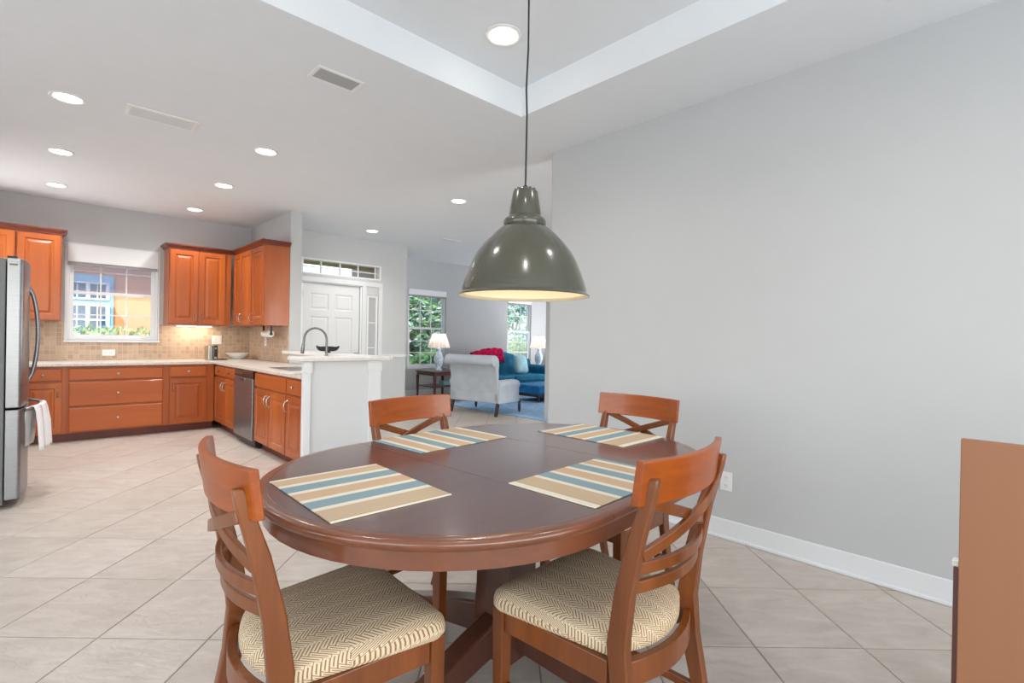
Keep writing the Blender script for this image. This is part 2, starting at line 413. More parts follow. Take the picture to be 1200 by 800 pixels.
# ---------------------------------------------------------------- ceiling with dining tray and raised living ceiling
TX, TY = 2.467, 2.53; LX, LY = 5.28, 6.78; TZ = 2.96; LZ = 2.88; TOP = 3.3
cb = MB()
cb.box(-4, TX, TY, 4.6, CZ, TOP); cb.box(-.9, TX, 4.6, 8.15, CZ, TOP); cb.box(-4, -1.9, -3, TY, CZ, TOP); cb.box(-1.9, TX, -3, -2, CZ, TOP)
cb.box(TX, LX, -3, 9.2, CZ, TOP); cb.box(LX, 10.6, -3, LY, CZ, TOP)
cb.box(-1.9, TX, -2, TY, TZ, TOP); cb.box(LX, 10.6, LY, 9.2, LZ, TOP)
struct(cb.build('ceiling', 'ceiling_paint'))
struct(box('rear_sun_blocker', 'soffit_tan', (-4.2, 3.4, -6.0, -3.05, CZ, TOP)))  # unseen slab added to keep the sun out of the rear opening

# ---------------------------------------------------------------- walls
def wall(name, b, mat='wall_paint'): return struct(box(name, mat, b))
WX = 3.125; WE = 2.835
mb = MB(); pts = []
# right wall with rounded corner bead at its far end
ring = [(WX, -3), (WX, WE-.02), (WX+.006, WE-.006), (WX+.02, WE), (WX+.12, WE), (WX+.14, WE-.02), (WX+.14, -3)]
mb.loft([[(x, y, 0) for x, y in ring], [(x, y, CZ) for x, y in ring]]); struct(mb.build('wall_right', 'wall_paint'))
# kitchen back wall with window hole
W0, W1, WZ0, WZ1 = .307, 1.212, 1.105, 2.26
KB = 8.0
mb = MB(); mb.box(-.95, W0, KB, KB+.15, 0, CZ).box(W1, 2.47, KB, KB+.15, 0, CZ).box(W0, W1, KB, KB+.15, 0, WZ0).box(W0, W1, KB, KB+.15, WZ1, CZ)
struct(mb.build('wall_back', 'wall_paint'))
wall('wall_kitchen_left', (-.95, -.8, 4.6, 8.0, 0, CZ))
KX = 2.33
wall('wall_kitchen_right', (KX, 2.47, 6.45, KB, 0, CZ))
# entry wall with door, sidelight and transom openings
EY = 7.5
D0, D1, DZ = 2.87, 3.83, 2.015
S0, S1, SZ = 3.925, 4.12, 1.89
T0, T1, TZ0, TZ1 = 2.87, 4.165, 2.135, 2.37
mb = MB()
mb.box(2.47, D0, EY, EY+.16, 0, CZ).box(T1, 4.65, EY, EY+.16, 0, CZ).box(D0, T1, EY, EY+.16, TZ1, CZ).box(D0, T1, EY, EY+.16, DZ, TZ0)
mb.box(D1, S0, EY, EY+.16, 0, DZ).box(S1, T1, EY, EY+.16, 0, DZ).box(S0, S1, EY, EY+.16, 0, .1).box(S0, S1, EY, EY+.16, SZ, DZ)
struct(mb.build('wall_entry', 'wall_paint'))
wall('wall_entry_side', (4.5, 4.65, EY+.16, 9.1, 0, CZ))
LB = 9.1
L0, L1, LZ0, LZ1 = 5.69, 6.66, .585, 2.24
L2, L3 = 8.52, 9.36; 
mb = MB(); mb.box(4.5, L0, LB, LB+.15, 0, LZ).box(L1, L2, LB, LB+.15, 0, LZ).box(L3, 10.6, LB, LB+.15, 0, LZ)
for a, b_ in ((L0, L1), (L2, L3)): mb.box(a, b_, LB, LB+.15, 0, LZ0).box(a, b_, LB, LB+.15, LZ1, LZ)
struct(mb.build('wall_living_back', 'wall_paint'))
ring = [(5.66, 5.1), (5.66, 5.19), (5.67, 5.2), (10.5, 5.2), (10.5, 5.1)]
mb = MB(); mb.loft([[(x, y, 0) for x, y in ring], [(x, y, CZ) for x, y in ring]]); struct(mb.build('wall_living_near', 'wall_paint'))
wall('wall_living_right', (10.5, 10.6, -3, 9.1, 0, LZ))
wall('wall_family_back', (-4, -.95, 4.6, 4.75, 0, CZ))
mb = MB(); mb.box(-4.15, -4, -3, -2.2, 0, CZ).box(-4.15, -4, 3.8, 4.75, 0, CZ).box(-4.15, -4, -2.2, 3.8, 2.5, CZ).box(-4.15, -4, -2.2, 3.8, 0, .2)
struct(mb.build('wall_family_left', 'wall_paint'))
mb = MB(); mb.box(-4, -3, -3.05, -2.95, 0, CZ).box(3, 3.26, -3.05, -2.95, 0, CZ).box(-3, 3, -3.05, -2.95, 2.5, CZ)
struct(mb.build('wall_rear', 'wall_paint'))
# baseboards with shoe moulding
def baseboard(name, b, shoe=None):
    x0, x1, y0, y1 = b; o = struct(box(name, 'trim_white', (x0, x1, y0, y1, .0, .118), bevel=.004))
    if shoe: struct(box('shoe_molding', 'trim_white', shoe, o, bevel=.005))
    return o
baseboard('baseboard_right', (WX-.014, WX, -2.9, WE-.004), (WX-.028, WX-.014, -2.9, WE, 0, .02))
baseboard('baseboard_entry', (T1+.07, 4.65, EY-.014, EY), (T1+.07, 4.65, EY-.028, EY-.014, 0, .02))
baseboard('baseboard_living', (4.66, 10.4, LB-.014, LB))
struct(MB().box(S1+.06, 4.66, EY-.018, EY, .885, .925).box(S1+.06, 4.66, EY-.028, EY, .915, .927).build('trim_1', 'trim_white', bevel=.003))

# ---------------------------------------------------------------- windows
def window(n, x0, x1, z0, z1, y, cols, rows_up, rows_lo, valance, meet):
    """double-hung window seen from -y; opening in the wall from y to y+.15"""
    root = empty('window_%d' % n, ((x0+x1)/2, y, z0)); struct(root)
    X0, X1 = x0-(x0+x1)/2, x1-(x0+x1)/2; H = z1-z0; mz = meet-z0
    fr = MB(); t = .028
    fr.box(X0, X0+t, .03, .12, 0, H).box(X1-t, X1, .03, .12, 0, H).box(X0+t, X1-t, .03, .12, H-t, H).box(X0+t, X1-t, .03, .12, 0, t)
    fr.build('window_frame', 'trim_white', root, bevel=.003)
    box('window_sill', 'trim_white', (X0-.02, X1+.02, -.022, .04, -.022, 0), root, bevel=.004)
    for k, (za, zb, yy, rows) in enumerate(((mz-.02, H-t, .075, rows_up), (t, mz+.02, .045, rows_lo))):
        q = .042
        s = MB(); s.box(X0+t, X0+t+q, yy, yy+.026, za, zb).box(X1-t-q, X1-t, yy, yy+.026, za, zb).box(X0+t+q, X1-t-q, yy, yy+.026, zb-q, zb).box(X0+t+q, X1-t-q, yy, yy+.026, za, za+q)
        so = s.build('sash', 'trim_white', root, bevel=.003)
        xa, xb = X0+t+q, X1-t-q; A, B = za+q, zb-q
        for i in range(1, cols):
            xm = xa+(xb-xa)*i/cols; box('muntin', 'trim_white', (xm-.008, xm+.008, yy+.004, yy+.02, A, B), so)
        for i in range(1, rows):
            zm = A+(B-A)*i/rows; box('muntin', 'trim_white', (xa, xb, yy+.005, yy+.019, zm-.008, zm+.008), so)
        for i in range(cols):
            for j in range(rows):
                xl, xr = xa+(xb-xa)*i/cols, xa+(xb-xa)*(i+1)/cols; zl, zr = A+(B-A)*j/rows, A+(B-A)*(j+1)/rows
                box('pane', 'screen_glass' if (n == 1 and k == 0) else 'window_glass', (xl, xr, yy+.010, yy+.014, zl, zr), so)
    if valance:
        v = tag(box('roller_blind', 'shutter_white', (X0+.004, X1-.004, -.012, .024, 0, valance), bevel=.006, loc=((x0+x1)/2, y, z1-valance)), valance_label[n], 'blind')
        box('hem_bar', 'vent_gray', (X0+.012, X1-.012, .0, .022, -.035, -.002), v)
    return root
valance_label = {1: 'white rolled-up roller blind at top of the kitchen window', 2: 'white rolled-up blind at top of living room window beside the table lamp', 3: 'white blind at top of window behind the blue sofa'}
window(1, W0, W1, WZ0, WZ1, KB, 3, 2, 2, .215, 1.685)
window(2, L0, L1, LZ0, LZ1, LB, 3, 2, 3, .12, 1.42)
window(3, L2, L3, LZ0, LZ1, LB, 3, 2, 3, .12, 1.42)
# casing of kitchen window (drywall return edge)
mb = MB()
for x0, x1, z0, z1 in ((W0-.012, W0, WZ0-.02, WZ1+.012), (W1, W1+.012, WZ0-.02, WZ1+.012), (W0, W1, WZ1, WZ1+.012)): mb.box(x0, x1, KB-.012, KB, z0, z1)
struct(mb.build('trim_2', 'trim_white'))

# ---------------------------------------------------------------- entry door, sidelight, transom
def panel_loops(x0, x1, z0, z1, y=0, d=.008):
    return [(x0, x1, z0, z1, y), (x0+.012, x1-.012, z0+.012, z1-.012, y+d), (x0+.028, x1-.028, z0+.028, z1-.028, y+d), (x0+.042, x1-.042, z0+.042, z1-.042, y+d*.3)]
def door():
    x0, x1 = 2.9, 3.80; W = x1-x0; H = 1.995
    root = struct(empty('door_1', (x0, EY+.03, .005)))
    xs = [0, .115, W/2-.05, W/2+.05, W-.115, W]; zs = [0, .2, .78, .92, 1.50, 1.6, 1.85, H]
    m = MB()
    for i in range(5):
        for j in range(7):
            if i in (1, 3) and j in (1, 3, 5):
                lp = panel_loops(xs[i], xs[i+1], zs[j], zs[j+1], 0); m.loft([[(a, y, c), (b, y, c), (b, y, d), (a, y, d)] for a, b, c, d, y in lp], True, False)
                a, b, c, d, y = lp[-1]; m.add([(a, y, c), (b, y, c), (b, y, d), (a, y, d)], [(0, 1, 2, 3)])
            else: m.add([(xs[i], 0, zs[j]), (xs[i+1], 0, zs[j]), (xs[i+1], 0, zs[j+1]), (xs[i], 0, zs[j+1])], [(0, 1, 2, 3)])
    m.box(0, W, .012, .045, 0, H); m.build('door_leaf', 'door_white', root)
    kn = MB(); kn.lathe([(.026, 0), (.026, -.008), (.011, -.012), (.011, -.035), (.026, -.045), (.03, -.06), (.02, -.072), (.004, -.075)], 16, (W-.06, 0, .93), axis='y'); kn.build('door_knob', 'nickel', root, smooth=True)
    for z in (.25, 1.0, 1.78): box('hinge', 'dark_nickel', (-.012, .006, -.008, .0, z, z+.1), root)
    fr = MB(); fr.box(-.03, -.006, -.03, .06, 0, H+.02).box(W+.006, W+.03, -.03, .06, 0, H+.02).box(-.03, W+.03, -.03, .06, H+.004, H+.02)
    fr.build('door_frame', 'trim_white', root, bevel=.003)
    ca = MB(); ca.box(-.1, -.03, -.046, -.03, 0, H+.09).box(W+.03, W+.10, -.046, -.03, 0, H+.03).box(-.03, S1-x0+.07, -.046, -.03, H+.02, H+.09).box(S1-x0+.0, S1-x0+.07, -.046, -.03, 0, H+.02)
    ca.build('casing', 'door_white', root, bevel=.004)
door()
def sidelight():
    root = struct(empty('window_4', (S0, EY, .1))); W = S1-S0; H = SZ-.1
    m = MB(); m.box(0, .035, .02, .07, 0, H).box(W-.03, W, .02, .07, 0, H).box(.035, W-.03, .02, .07, H-.04, H).box(.035, W-.03, .02, .07, 0, .12)
    m.build('window_frame', 'trim_white', root, bevel=.003)
    z = [.12+(H-.16)*k/4 for k in range(5)]
    for k in range(4):
        box('pane', 'frosted_glass', (.035, W-.03, .045, .05, z[k], z[k+1]), root)
        if k: box('muntin', 'trim_white', (.035, W-.03, .038, .056, z[k]-.006, z[k]+.006), root)
sidelight()
def transom():
    root = struct(empty('window_5', (T0, EY, TZ0))); W = T1-T0; H = TZ1-TZ0
    m = MB(); m.box(0, .03, .0, .14, 0, H).box(W-.03, W, .0, .14, 0, H).box(.03, W-.03, .0, .14, H-.022, H).box(.03, W-.03, .0, .14, 0, .022)
    m.build('window_frame', 'trim_white', root, bevel=.003)
    xs = [.03+(W-.06-.03)*k/4 for k in range(5)]
    for k in range(4):
        box('pane', 'window_glass', (xs[k], xs[k+1], .1, .104, .022, H-.022), root)
        box('muntin', 'trim_white', (xs[k+1]-.01, xs[k+1]+.01, .09, .115, .022, H-.022), root)
    box('muntin', 'trim_white', (.03, W-.03, .092, .112, H*.5-.007, H*.5+.007), root)
transom()

# ---------------------------------------------------------------- kitchen cabinets (local: x to viewer's right, y into the cabinet, front at y=0)
def door_panel(name, x0, x1, z0, z1, parent, mat='cherry', framed=True):
    t = .02; m = MB(); y = -t
    if framed:
        loops = [(x0, x1, z0, z1, 0), (x0, x1, z0, z1, y+.003), (x0+.003, x1-.003, z0+.003, z1-.003, y), (x0+.058, x1-.058, z0+.058, z1-.058, y), (x0+.064, x1-.064, z0+.064, z1-.064, y+.009),
                 (x0+.078, x1-.078, z0+.078, z1-.078, y+.009), (x0+.1, x1-.1, z0+.1, z1-.1, y+.002)]
    else:
        loops = [(x0, x1, z0, z1, 0), (x0, x1, z0, z1, y+.006), (x0+.010, x1-.010, z0+.010, z1-.010, y)]
    m.rects(loops); return m.build(name, mat, parent)
def pull(x, z, parent, up=1):
    """arched bar pull"""
    m = MB(); L = .1
    m.tube([(x, -.02, z), (x, -.04, z+.006), (x, -.052, z+.03), (x, -.054, z+L/2), (x, -.052, z+L-.03), (x, -.04, z+L-.006), (x, -.02, z+L)], [.008, .005, .0045, .0055, .0045, .005, .008], 8)
    return m.build('handle', 'nickel', parent, smooth=True)
def knob(x, z, parent):
    m = MB(); m.lathe([(.007, -.02), (.006, -.034), (.013, -.04), (.015, -.046), (.011, -.052), (.002, -.054)], 12, (x, 0, z), axis='y'); return m.build('knob', 'nickel', parent, smooth=True)
ZT, ZC = .095, .828
def base_unit(loc, rz, W, depth, label, spec, group='base cabinets'):
    root = empty('base_cabinet', (loc[0], loc[1], 0), rz, label, 'cabinet', group)
    MB().box(0, W, 0, depth, ZT, ZC).build('cabinet_body', 'cherry_dark' if spec.get('darkbody') else 'cherry', root, bevel=.001)
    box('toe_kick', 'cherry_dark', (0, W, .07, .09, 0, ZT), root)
    for d in spec.get('drawers', []):
        x0, x1, z0, z1 = d[:4]; o = door_panel('drawer', x0, x1, z0, z1, root, 'cherry_flat', False)
        if len(d) < 5: knob((x0+x1)/2, (z0+z1)/2, o)
    for x0, x1, z0, z1, side in spec.get('doors', []):
        o = door_panel('door', x0, x1, z0, z1, root)
        pull(x0+.035 if side == 'l' else x1-.035, z1-.15, o)
    return root
BF = 7.315                                            # carcass front plane of the back run
DP = KB-BF-.006
def L(x): return x
base_unit((-.40, BF, 0), 0, .69, DP, 'cherry base cabinet with one drawer and door behind the fridge', dict(drawers=[(.02, .325, .672, .802), (.345, .658, .672, .802)], doors=[(.02, .325, .108, .652, 'r'), (.345, .658, .108, .652, 'r')]))
base_unit((.29, BF, 0), 0, .907, DP, 'wide cherry base cabinet of three stacked drawers under the window', dict(drawers=[(.022, .877, .672, .803), (.022, .877, .388, .652), (.022, .877, .106, .37)]))
base_unit((1.197, BF, 0), 0, .518, DP, 'cherry base cabinet with a single door next to the corner', dict(drawers=[(.037, .43, .677, .808)], doors=[(.037, .43, .1, .657, 'l')]))
PX = 1.735
DPP = KX-PX-.006
def pen(y_start, W, label, spec): return base_unit((PX, y_start, 0), -pi/2, W, DPP, label, spec)
pen(7.314, .912, 'cherry two-door base cabinet between corner and dishwasher', dict(drawers=[(.02, .46, .69, .805), (.48, .905, .69, .805)], doors=[(.02, .46, .108, .67, 'r'), (.48, .905, .108, .67, 'l')]))
pen(5.715, .9, 'cherry sink base cabinet with false drawer front beside dishwasher', dict(drawers=[(.012, .885, .67, .808, 1)], doors=[(.012, .435, .1, .65, 'r'), (.45, .885, .1, .65, 'l')]))
pen(4.815, .41, 'narrow cherry base cabinet at the end of the peninsula', dict(drawers=[(.015, .395, .675, .805)], doors=[(.015, .395, .1, .655, 'l')]))
# uppers
ZU0, ZU1 = 1.327, 2.30
def upper_unit(loc, rz, W, depth, label, doors, z0=ZU0):
    root = empty('wall_cabinet', (loc[0], loc[1], z0), rz, label, 'cabinet', 'wall cabinets'); H = ZU1-z0
    MB().box(0, W, 0, depth, 0, H).build('cabinet_body', 'cherry', root, bevel=.001)
    for x0, x1, side in doors:
        o = door_panel('door', x0, x1, .012, H-.012, root); pull(x0+.03 if side == 'l' else x1-.03, .05, o)
    return root
UF = 7.685
upper_unit((1.27, UF, 0), 0, .72, KB-UF-.004, 'cherry wall cabinet with two doors right of the kitchen window', [(.012, .325, 'r'), (.34, .645, 'l')])
upper_unit((-.12, UF, 0), 0, .375, KB-UF-.004, 'cherry wall cabinet with one door left of the kitchen window', [(.01, .365, 'l')])
upper_unit((-.79, UF, 0), 0, .666, KB-UF-.004, 'cherry wall cabinet mostly hidden behind the fridge at left edge', [(.01, .33, 'r'), (.345, .656, 'l')])
UX = 2.035
upper_unit((UX, 7.68, 0), -pi/2, .78, KX-UX-.004, 'cherry wall cabinet with two doors in the kitchen corner', [(.01, .345, 'r'), (.36, .77, 'l')])
upper_unit((UX, 6.895, 0), -pi/2, .44, KX-UX-.004, 'cherry wall cabinet with one door and plain end panel', [(.01, .43, 'l')])
def crown(name, path, label):
    """path of (x,y,outward normal mitre) corners; profile swept"""
    prof = [(0, 0), (.012, 0), (.012, .012), (.03, .03), (.045, .045), (.045, .058), (0, .058)]
    rings = []
    for (x, y, nx, ny) in path: rings.append([(x+nx*a, y+ny*a, ZU1+b) for a, b in prof])
    return tag(MB().loft(rings).build(name, 'cherry_dark'), label, 'molding', 'cabinet crown mouldings')
crown('crown_molding', [(1.27, KB-.005, -1, 0), (1.27, UF, -1, -1), (UX, UF, -1, -1), (UX, 6.455, -1, -1), (KX-.003, 6.455, 0, -1)], 'dark cherry crown moulding along the corner wall cabinets')
crown('crown_molding', [(-.79, UF, 0, -1), (.255, UF, 1, -1), (.255, KB-.005, 1, 0)], 'dark cherry crown moulding over wall cabinets left of the window')

# countertops
ct = MB(); ZK = .865
ring = [(-.79, 7.27), (1.69, 7.27), (1.69, 4.405), (KX-.004, 4.405), (KX-.004, KB-.008), (-.79, KB-.008)]
ct.loft([[(x, y, ZC+.001) for x, y in ring], [(x, y, ZK) for x, y in ring]])
tag(ct.build('countertop', 'counter_stone', bevel=.006), 'pale speckled L-shaped countertop on the cherry base cabinets', 'countertop')
# backsplash
struct(MB().box(-.79, W0-.013, KB-.008, KB, ZK, ZU0).box(W0-.013, W1+.013, KB-.008, KB, ZK, WZ0-.024).box(W1+.013, KX-.008, KB-.008, KB, ZK, ZU0).build('backsplash_back', 'backsplash_mosaic'))
struct(MB().box(KX-.008, KX, 6.452, KB, ZK, ZU0).build('backsplash_right', 'backsplash_mosaic'))

# peninsula half wall with posts and raised bar top
hw = empty('half_wall', (1.70, 4.368, 0)); struct(hw)
PZ = .985
MB().box(0, .72, 0, .033, 0, PZ).build('front_panel', 'halfwall_paint', hw)
struct(box('half_wall_side', 'halfwall_paint', (KX+.001, 2.42, 4.402, 6.449, 0, PZ)))
def post(x0, x1, y0, y1):
    o = MB().box(x0, x1, y0, y1, 0, PZ).build('post', 'trim_white', hw, bevel=.003)
    c = MB().box(x0-.010, x1+.010, y0-.010, y1, PZ-.10, PZ-.001).box(x0-.004, x1+.004, y0-.016, y1, PZ-.02, PZ-.001); c.build('post_cap', 'trim_white', o, bevel=.003)
post(-.002, .055, -.03, 0); post(.60, .72, -.03, 0)
ring = [(1.655, 4.30), (2.50, 4.30), (2.56, 4.36), (2.56, 6.44), (2.24, 6.44), (2.24, 4.62), (1.655, 4.62)]
m = MB(); m.loft([[(x, y, PZ+.001) for x, y in ring], [(x, y, PZ+.036) for x, y in ring]])
tag(m.build('bar_top', 'bar_stone', bevel=.008), 'raised pale bar top on the white half wall', 'countertop')

# dishwasher
dw = empty('dishwasher', (1.735, 6.39, 0), -pi/2, 'stainless steel dishwasher with black control strip between cherry cabinets', 'dishwasher')
W = .665
box('dishwasher_body', 'black', (.01, W, .0, .56, .02, ZC-.01), dw)
MB().box(.012, W-.004, -.035, -.001, .085, .742).build('dishwasher_door', 'stainless', dw, bevel=.006)
cp = MB().box(.012, W-.004, -.03, -.001, .748, .815).build('control_panel', 'black_gloss', dw, bevel=.004)
for k in range(6): box('button', 'screw_gray', (.08+k*.035, .098+k*.035, -.032, -.0295, .775, .785), cp)
MB().box(.24, .44, -.05, -.033, .705, .738).build('handle', 'dark_nickel', dw, bevel=.006)
o = MB(); o.lathe([(.014, -.035), (.014, -.0375)], 16, (.34, 0, .165), axis='y'); o.build('badge', 'vent_gray', dw)
box('toe_panel', 'black', (.012, W-.004, .04, .06, 0, .08), dw)

# ---------------------------------------------------------------- refrigerator
fr = empty('refrigerator', (-.115, 4.79, 0), 0, 'stainless french-door refrigerator with towel on its freezer handle, at left edge', 'refrigerator')
FW = .90
MB().box(-.64, -.005, 0, FW, .03, 1.69).build('refrigerator_body', 'fridge_side', fr, bevel=.006)
def fdoor(y0, y1, z0, z1, name):
    n = 8; ring = [(0, y0), (0, y1)]
    out = []
    for k in range(n+1):
        y = y1-(y1-y0)*k/n; out.append((.078+.036*(1-((y-FW/2)/(FW/2))**2), y))
    # soften the outer door edges
    if y0 < .01: out[-1] = (out[-1][0]-.012, y0); out.insert(-1, (out[-1][0]+.012, y0+.014))
    if y1 > FW-.01: out[0] = (out[0][0]-.012, y1); out.insert(1, (out[0][0]+.012, y1-.014))
    ring = ring+out; ring = [(0, y0), ]+list(reversed(out))+[(0, y1)]
    m = MB(); m.loft([[(x, y, z0) for x, y in ring], [(x, y, z1) for x, y in ring]])
    return m.build(name, 'stainless', fr, smooth=False, bevel=.006)
d1 = fdoor(.004, FW/2-.002, .68, 1.695, 'door'); d2 = fdoor(FW/2+.002, FW-.004, .68, 1.695, 'door'); d3 = fdoor(.004, FW-.004, .06, .668, 'freezer_drawer')
for dd, y in ((d1, FW/2-.05), (d2, FW/2+.05)):
    m = MB(); pts = [(.108+.052*sin(pi*k/12)**.6 if 0 < k < 12 else .104, y, .83+.70*k/12) for k in range(13)]
    m.tube(pts, [.016]+[.013]*11+[.016], 10); m.build('handle', 'stainless', dd, smooth=True)
m = MB(); pts = [(.095+.10*sin(pi*k/14)**.5 if 0 < k < 14 else .09, .1+(FW-.2)*k/14, .655) for k in range(15)]
m.tube(pts, [.016]+[.012]*13+[.016], 10); m.build('handle', 'nickel', d3, smooth=True)
box('top_hinge', 'black', (-.0, .05, .02, .08, 1.696, 1.71), fr, bevel=.004)
box('badge', 'black_gloss', (.012, .05, -.0015, .004, 1.645, 1.656), fr)
for y in (.06, FW-.06): MB().lathe([(.02, 0), (.02, .03)], 12, (-.05, y, 0)).build('foot', 'black', fr)
# towel draped over the freezer handle
def towel():
    m = MB(); y0, y1 = 4.79+.125, 4.79+.50; n = 26; rows = []
    prof = [(-.052, -.27), (-.046, -.12), (-.030, -.02), (-.014, .014), (0, .02), (.014, .014), (.024, -.02), (.034, -.12), (.042, -.27), (.044, -.30)]
    th = []
    for k in range(n+1):
        t = k/n; y = y0+(y1-y0)*t; f = .009*sin(t*pi*6)
        cx = -.115+.095+.10*sin(pi*(y-4.89)/.7)**.5; row = []
        for i, (a, z) in enumerate(prof):
            amt = min(1, abs(z)/.12) if z < 0 else 0
            row.append((cx+a+f*amt*(1 if a > 0 else -.5), y+.006*amt*sin(t*9+i), .655+z))
        th.append(row)
    fs = []; nn = len(prof)
    vs = [p for r in th for p in r]
    for i in range(n):
        for j in range(nn-1): fs.append((i*nn+j, (i+1)*nn+j, (i+1)*nn+j+1, i*nn+j+1))
    m.add(vs, fs)
    o = m.build('towel', 'towel_white', smooth=True); md = o.modifiers.new('solid', 'SOLIDIFY'); md.thickness = .004; md.offset = 0
    for k, tt in enumerate((.22, .55, .86)):
        s = MB(); i0 = int(tt*n)-1; vv = [tuple(Vector(p)+Vector(((.0035 if j > 4 else -.0035), 0, .0035 if j in (3, 4, 5) else 0))) for r in th[i0:i0+3] for j, p in enumerate(r)]
        s.add(vv, [(i*nn+j, (i+1)*nn+j, (i+1)*nn+j+1, i*nn+j+1) for i in range(2) for j in range(nn-1)]); s.build('stripe', 'towel_pink', o, smooth=True)
    return tag(o, 'white striped dish towel draped over the freezer handle', 'towel')
towel()

# ---------------------------------------------------------------- kitchen small things
def faucet():
    root = empty('faucet', (2.16, 4.96, ZK), 0, 'nickel gooseneck pull-down faucet at the peninsula sink', 'faucet')
    m = MB(); m.lathe([(.03, 0), (.03, .01), (.022, .02), (.018, .12), (.015, .16)], 16); m.build('base', 'dark_nickel', root, smooth=True)
    d = Vector((-.72, .69, 0)).normalized(); pts = [Vector((0, 0, .15)), Vector((0, 0, .30))]
    r = .115
    for k in range(1, 13):
        a = pi*k/12*1.02; pts.append(Vector((0, 0, .30))+d*(r-r*cos(a))+Vector((0, 0, r*sin(a)*1.05)))
    pts.append(pts[-1]+Vector((0, 0, -.03))+d*.004)
    MB().tube(pts, .011, 10).build('spout', 'dark_nickel', root, smooth=True)
    e = pts[-1]; MB().tube([e, e+d*.006+Vector((0, 0, -.05)), e+d*.01+Vector((0, 0, -.1))], [.014, .019, .016], 10).build('spray_head', 'dark_nickel', root, smooth=True)
    MB().tube([(0, -.018, .07), (-.01, -.05, .09), (-.02, -.085, .13)], [.008, .006, .006], 8).build('lever', 'dark_nickel', root, smooth=True)
faucet()
def sink():
    # the undermount basin rim seen as a shallow steel tray set flush on the counter
    root = empty('sink', (2.02, 5.3, ZK), 0, 'stainless sink behind the raised bar', 'sink')
    m = MB(); m.loft([[(-.2, -.3, .0015), (.1, -.3, .0015), (.1, .3, .0015), (-.2, .3, .0015)], [(-.2, -.3, .004), (.1, -.3, .004), (.1, .3, .004), (-.2, .3, .004)], [(-.185, -.285, .004), (.085, -.285, .004), (.085, .285, .004), (-.185, .285, .004)], [(-.18, -.28, .002), (.08, -.28, .002), (.08, .28, .002), (-.18, .28, .002)]])
    m.build('basin', 'stainless', root)
    MB().lathe([(.04, .002), (.04, .0045), (.03, .0045)], 16, (-.05, 0, 0)).build('drain', 'dark_nickel', root)
sink()
def ornament():
    root = empty('decorative_bowl', (2.43, 5.55, PZ+.0365), YAW*-1, 'black open-work bowl with upswept pointed ends on the raised bar', 'bowl')
    m = MB(); n = 14; rings = []
    for k in range(n+1):
        t = -1+2*k/n; x = t*.13; w_ = .045*(1-t*t)**.6+.003; zb = .012+.045*abs(t)**5; h = .060-.035*abs(t)**3
        rings.append([(x, -w_, zb+h), (x, -w_*.55, zb+.004), (x, w_*.55, zb+.004), (x, w_, zb+h), (x, w_*.8, zb+h-.004), (x, w_*.4, zb+.012), (x, -w_*.4, zb+.012), (x, -w_*.8, zb+h-.004)])
    m.loft(rings); m.build('bowl_shell', 'black', root, smooth=True)
    MB().lathe([(.035, 0), (.03, .01), (.012, .018)], 12).build('foot', 'black', root, smooth=True)
    for k in range(5):
        b = MB(); x = -.07+.035*k; b.lathe([(.002, .03), (.016, .038), (.021, .05), (.016, .062), (.002, .068)], 10, (x, .0, 0)); b.build('bead', 'black_gloss', root, smooth=True)
ornament()
def coffee():
    root = empty('coffee_grinder', (1.755, 7.66, ZK), .1, 'black and silver boxy coffee maker on the counter near the corner', 'coffee maker')
    MB().box(-.055, .0, -.07, .08, 0, .19).build('silver_body', 'nickel', root, bevel=.01)
    MB().box(.001, .06, -.075, .08, 0, .195).build('black_body', 'black_gloss', root, bevel=.01)
    MB().lathe([(.016, -.076), (.016, -.082), (.012, -.084)], 16, (.03, 0, .03), axis='y').build('dial', 'nickel', root, smooth=True)
    MB().lathe([(.012, -.076), (.012, -.079)], 16, (.03, 0, .155), axis='y').build('emblem', 'vent_gray', root, smooth=True)
coffee()
t = MB(); t.lathe([(.06, 0), (.068, .006), (.072, .012), (.066, .012), (.055, .006)], 20, (1.885, 7.64, ZK)); 
o = t.build('saucer', 'black_gloss', smooth=True); tag(o, 'small black tray on counter beside the coffee maker', 'tray')
m = MB(); m.lathe([(.002, .004), (.06, .0), (.062, .012), (.1, .032), (.15, .082), (.155, .088), (.148, .086), (.095, .038), (.05, .018), (.002, .016)], 32, (0, 0, 0))
o = m.build('fruit_bowl', 'porcelain', smooth=True, loc=(2.10, 7.74, ZK)); tag(o, 'wide white footed bowl on the counter in the corner', 'bowl')
def paper_towel():
    root = empty('paper_towel_holder', (2.20, 6.84, 1.225), 0, 'paper towel roll on a holder under the wall cabinet', 'paper towel')
    MB().lathe([(.012, -.13), (.042, -.129), (.043, -.12), (.043, .12), (.042, .129), (.012, .13)], 20, axis='y').build('roll', 'white_plastic', root, smooth=True)
    MB().lathe([(.018, -.145), (.018, .145)], 12, axis='y').build('rod', 'black', root)
    for y in (-.142, .142): MB().box(-.012, .012, y-.004, y+.004, -.012, .103).build('bracket', 'black', root, bevel=.002)
paper_towel()
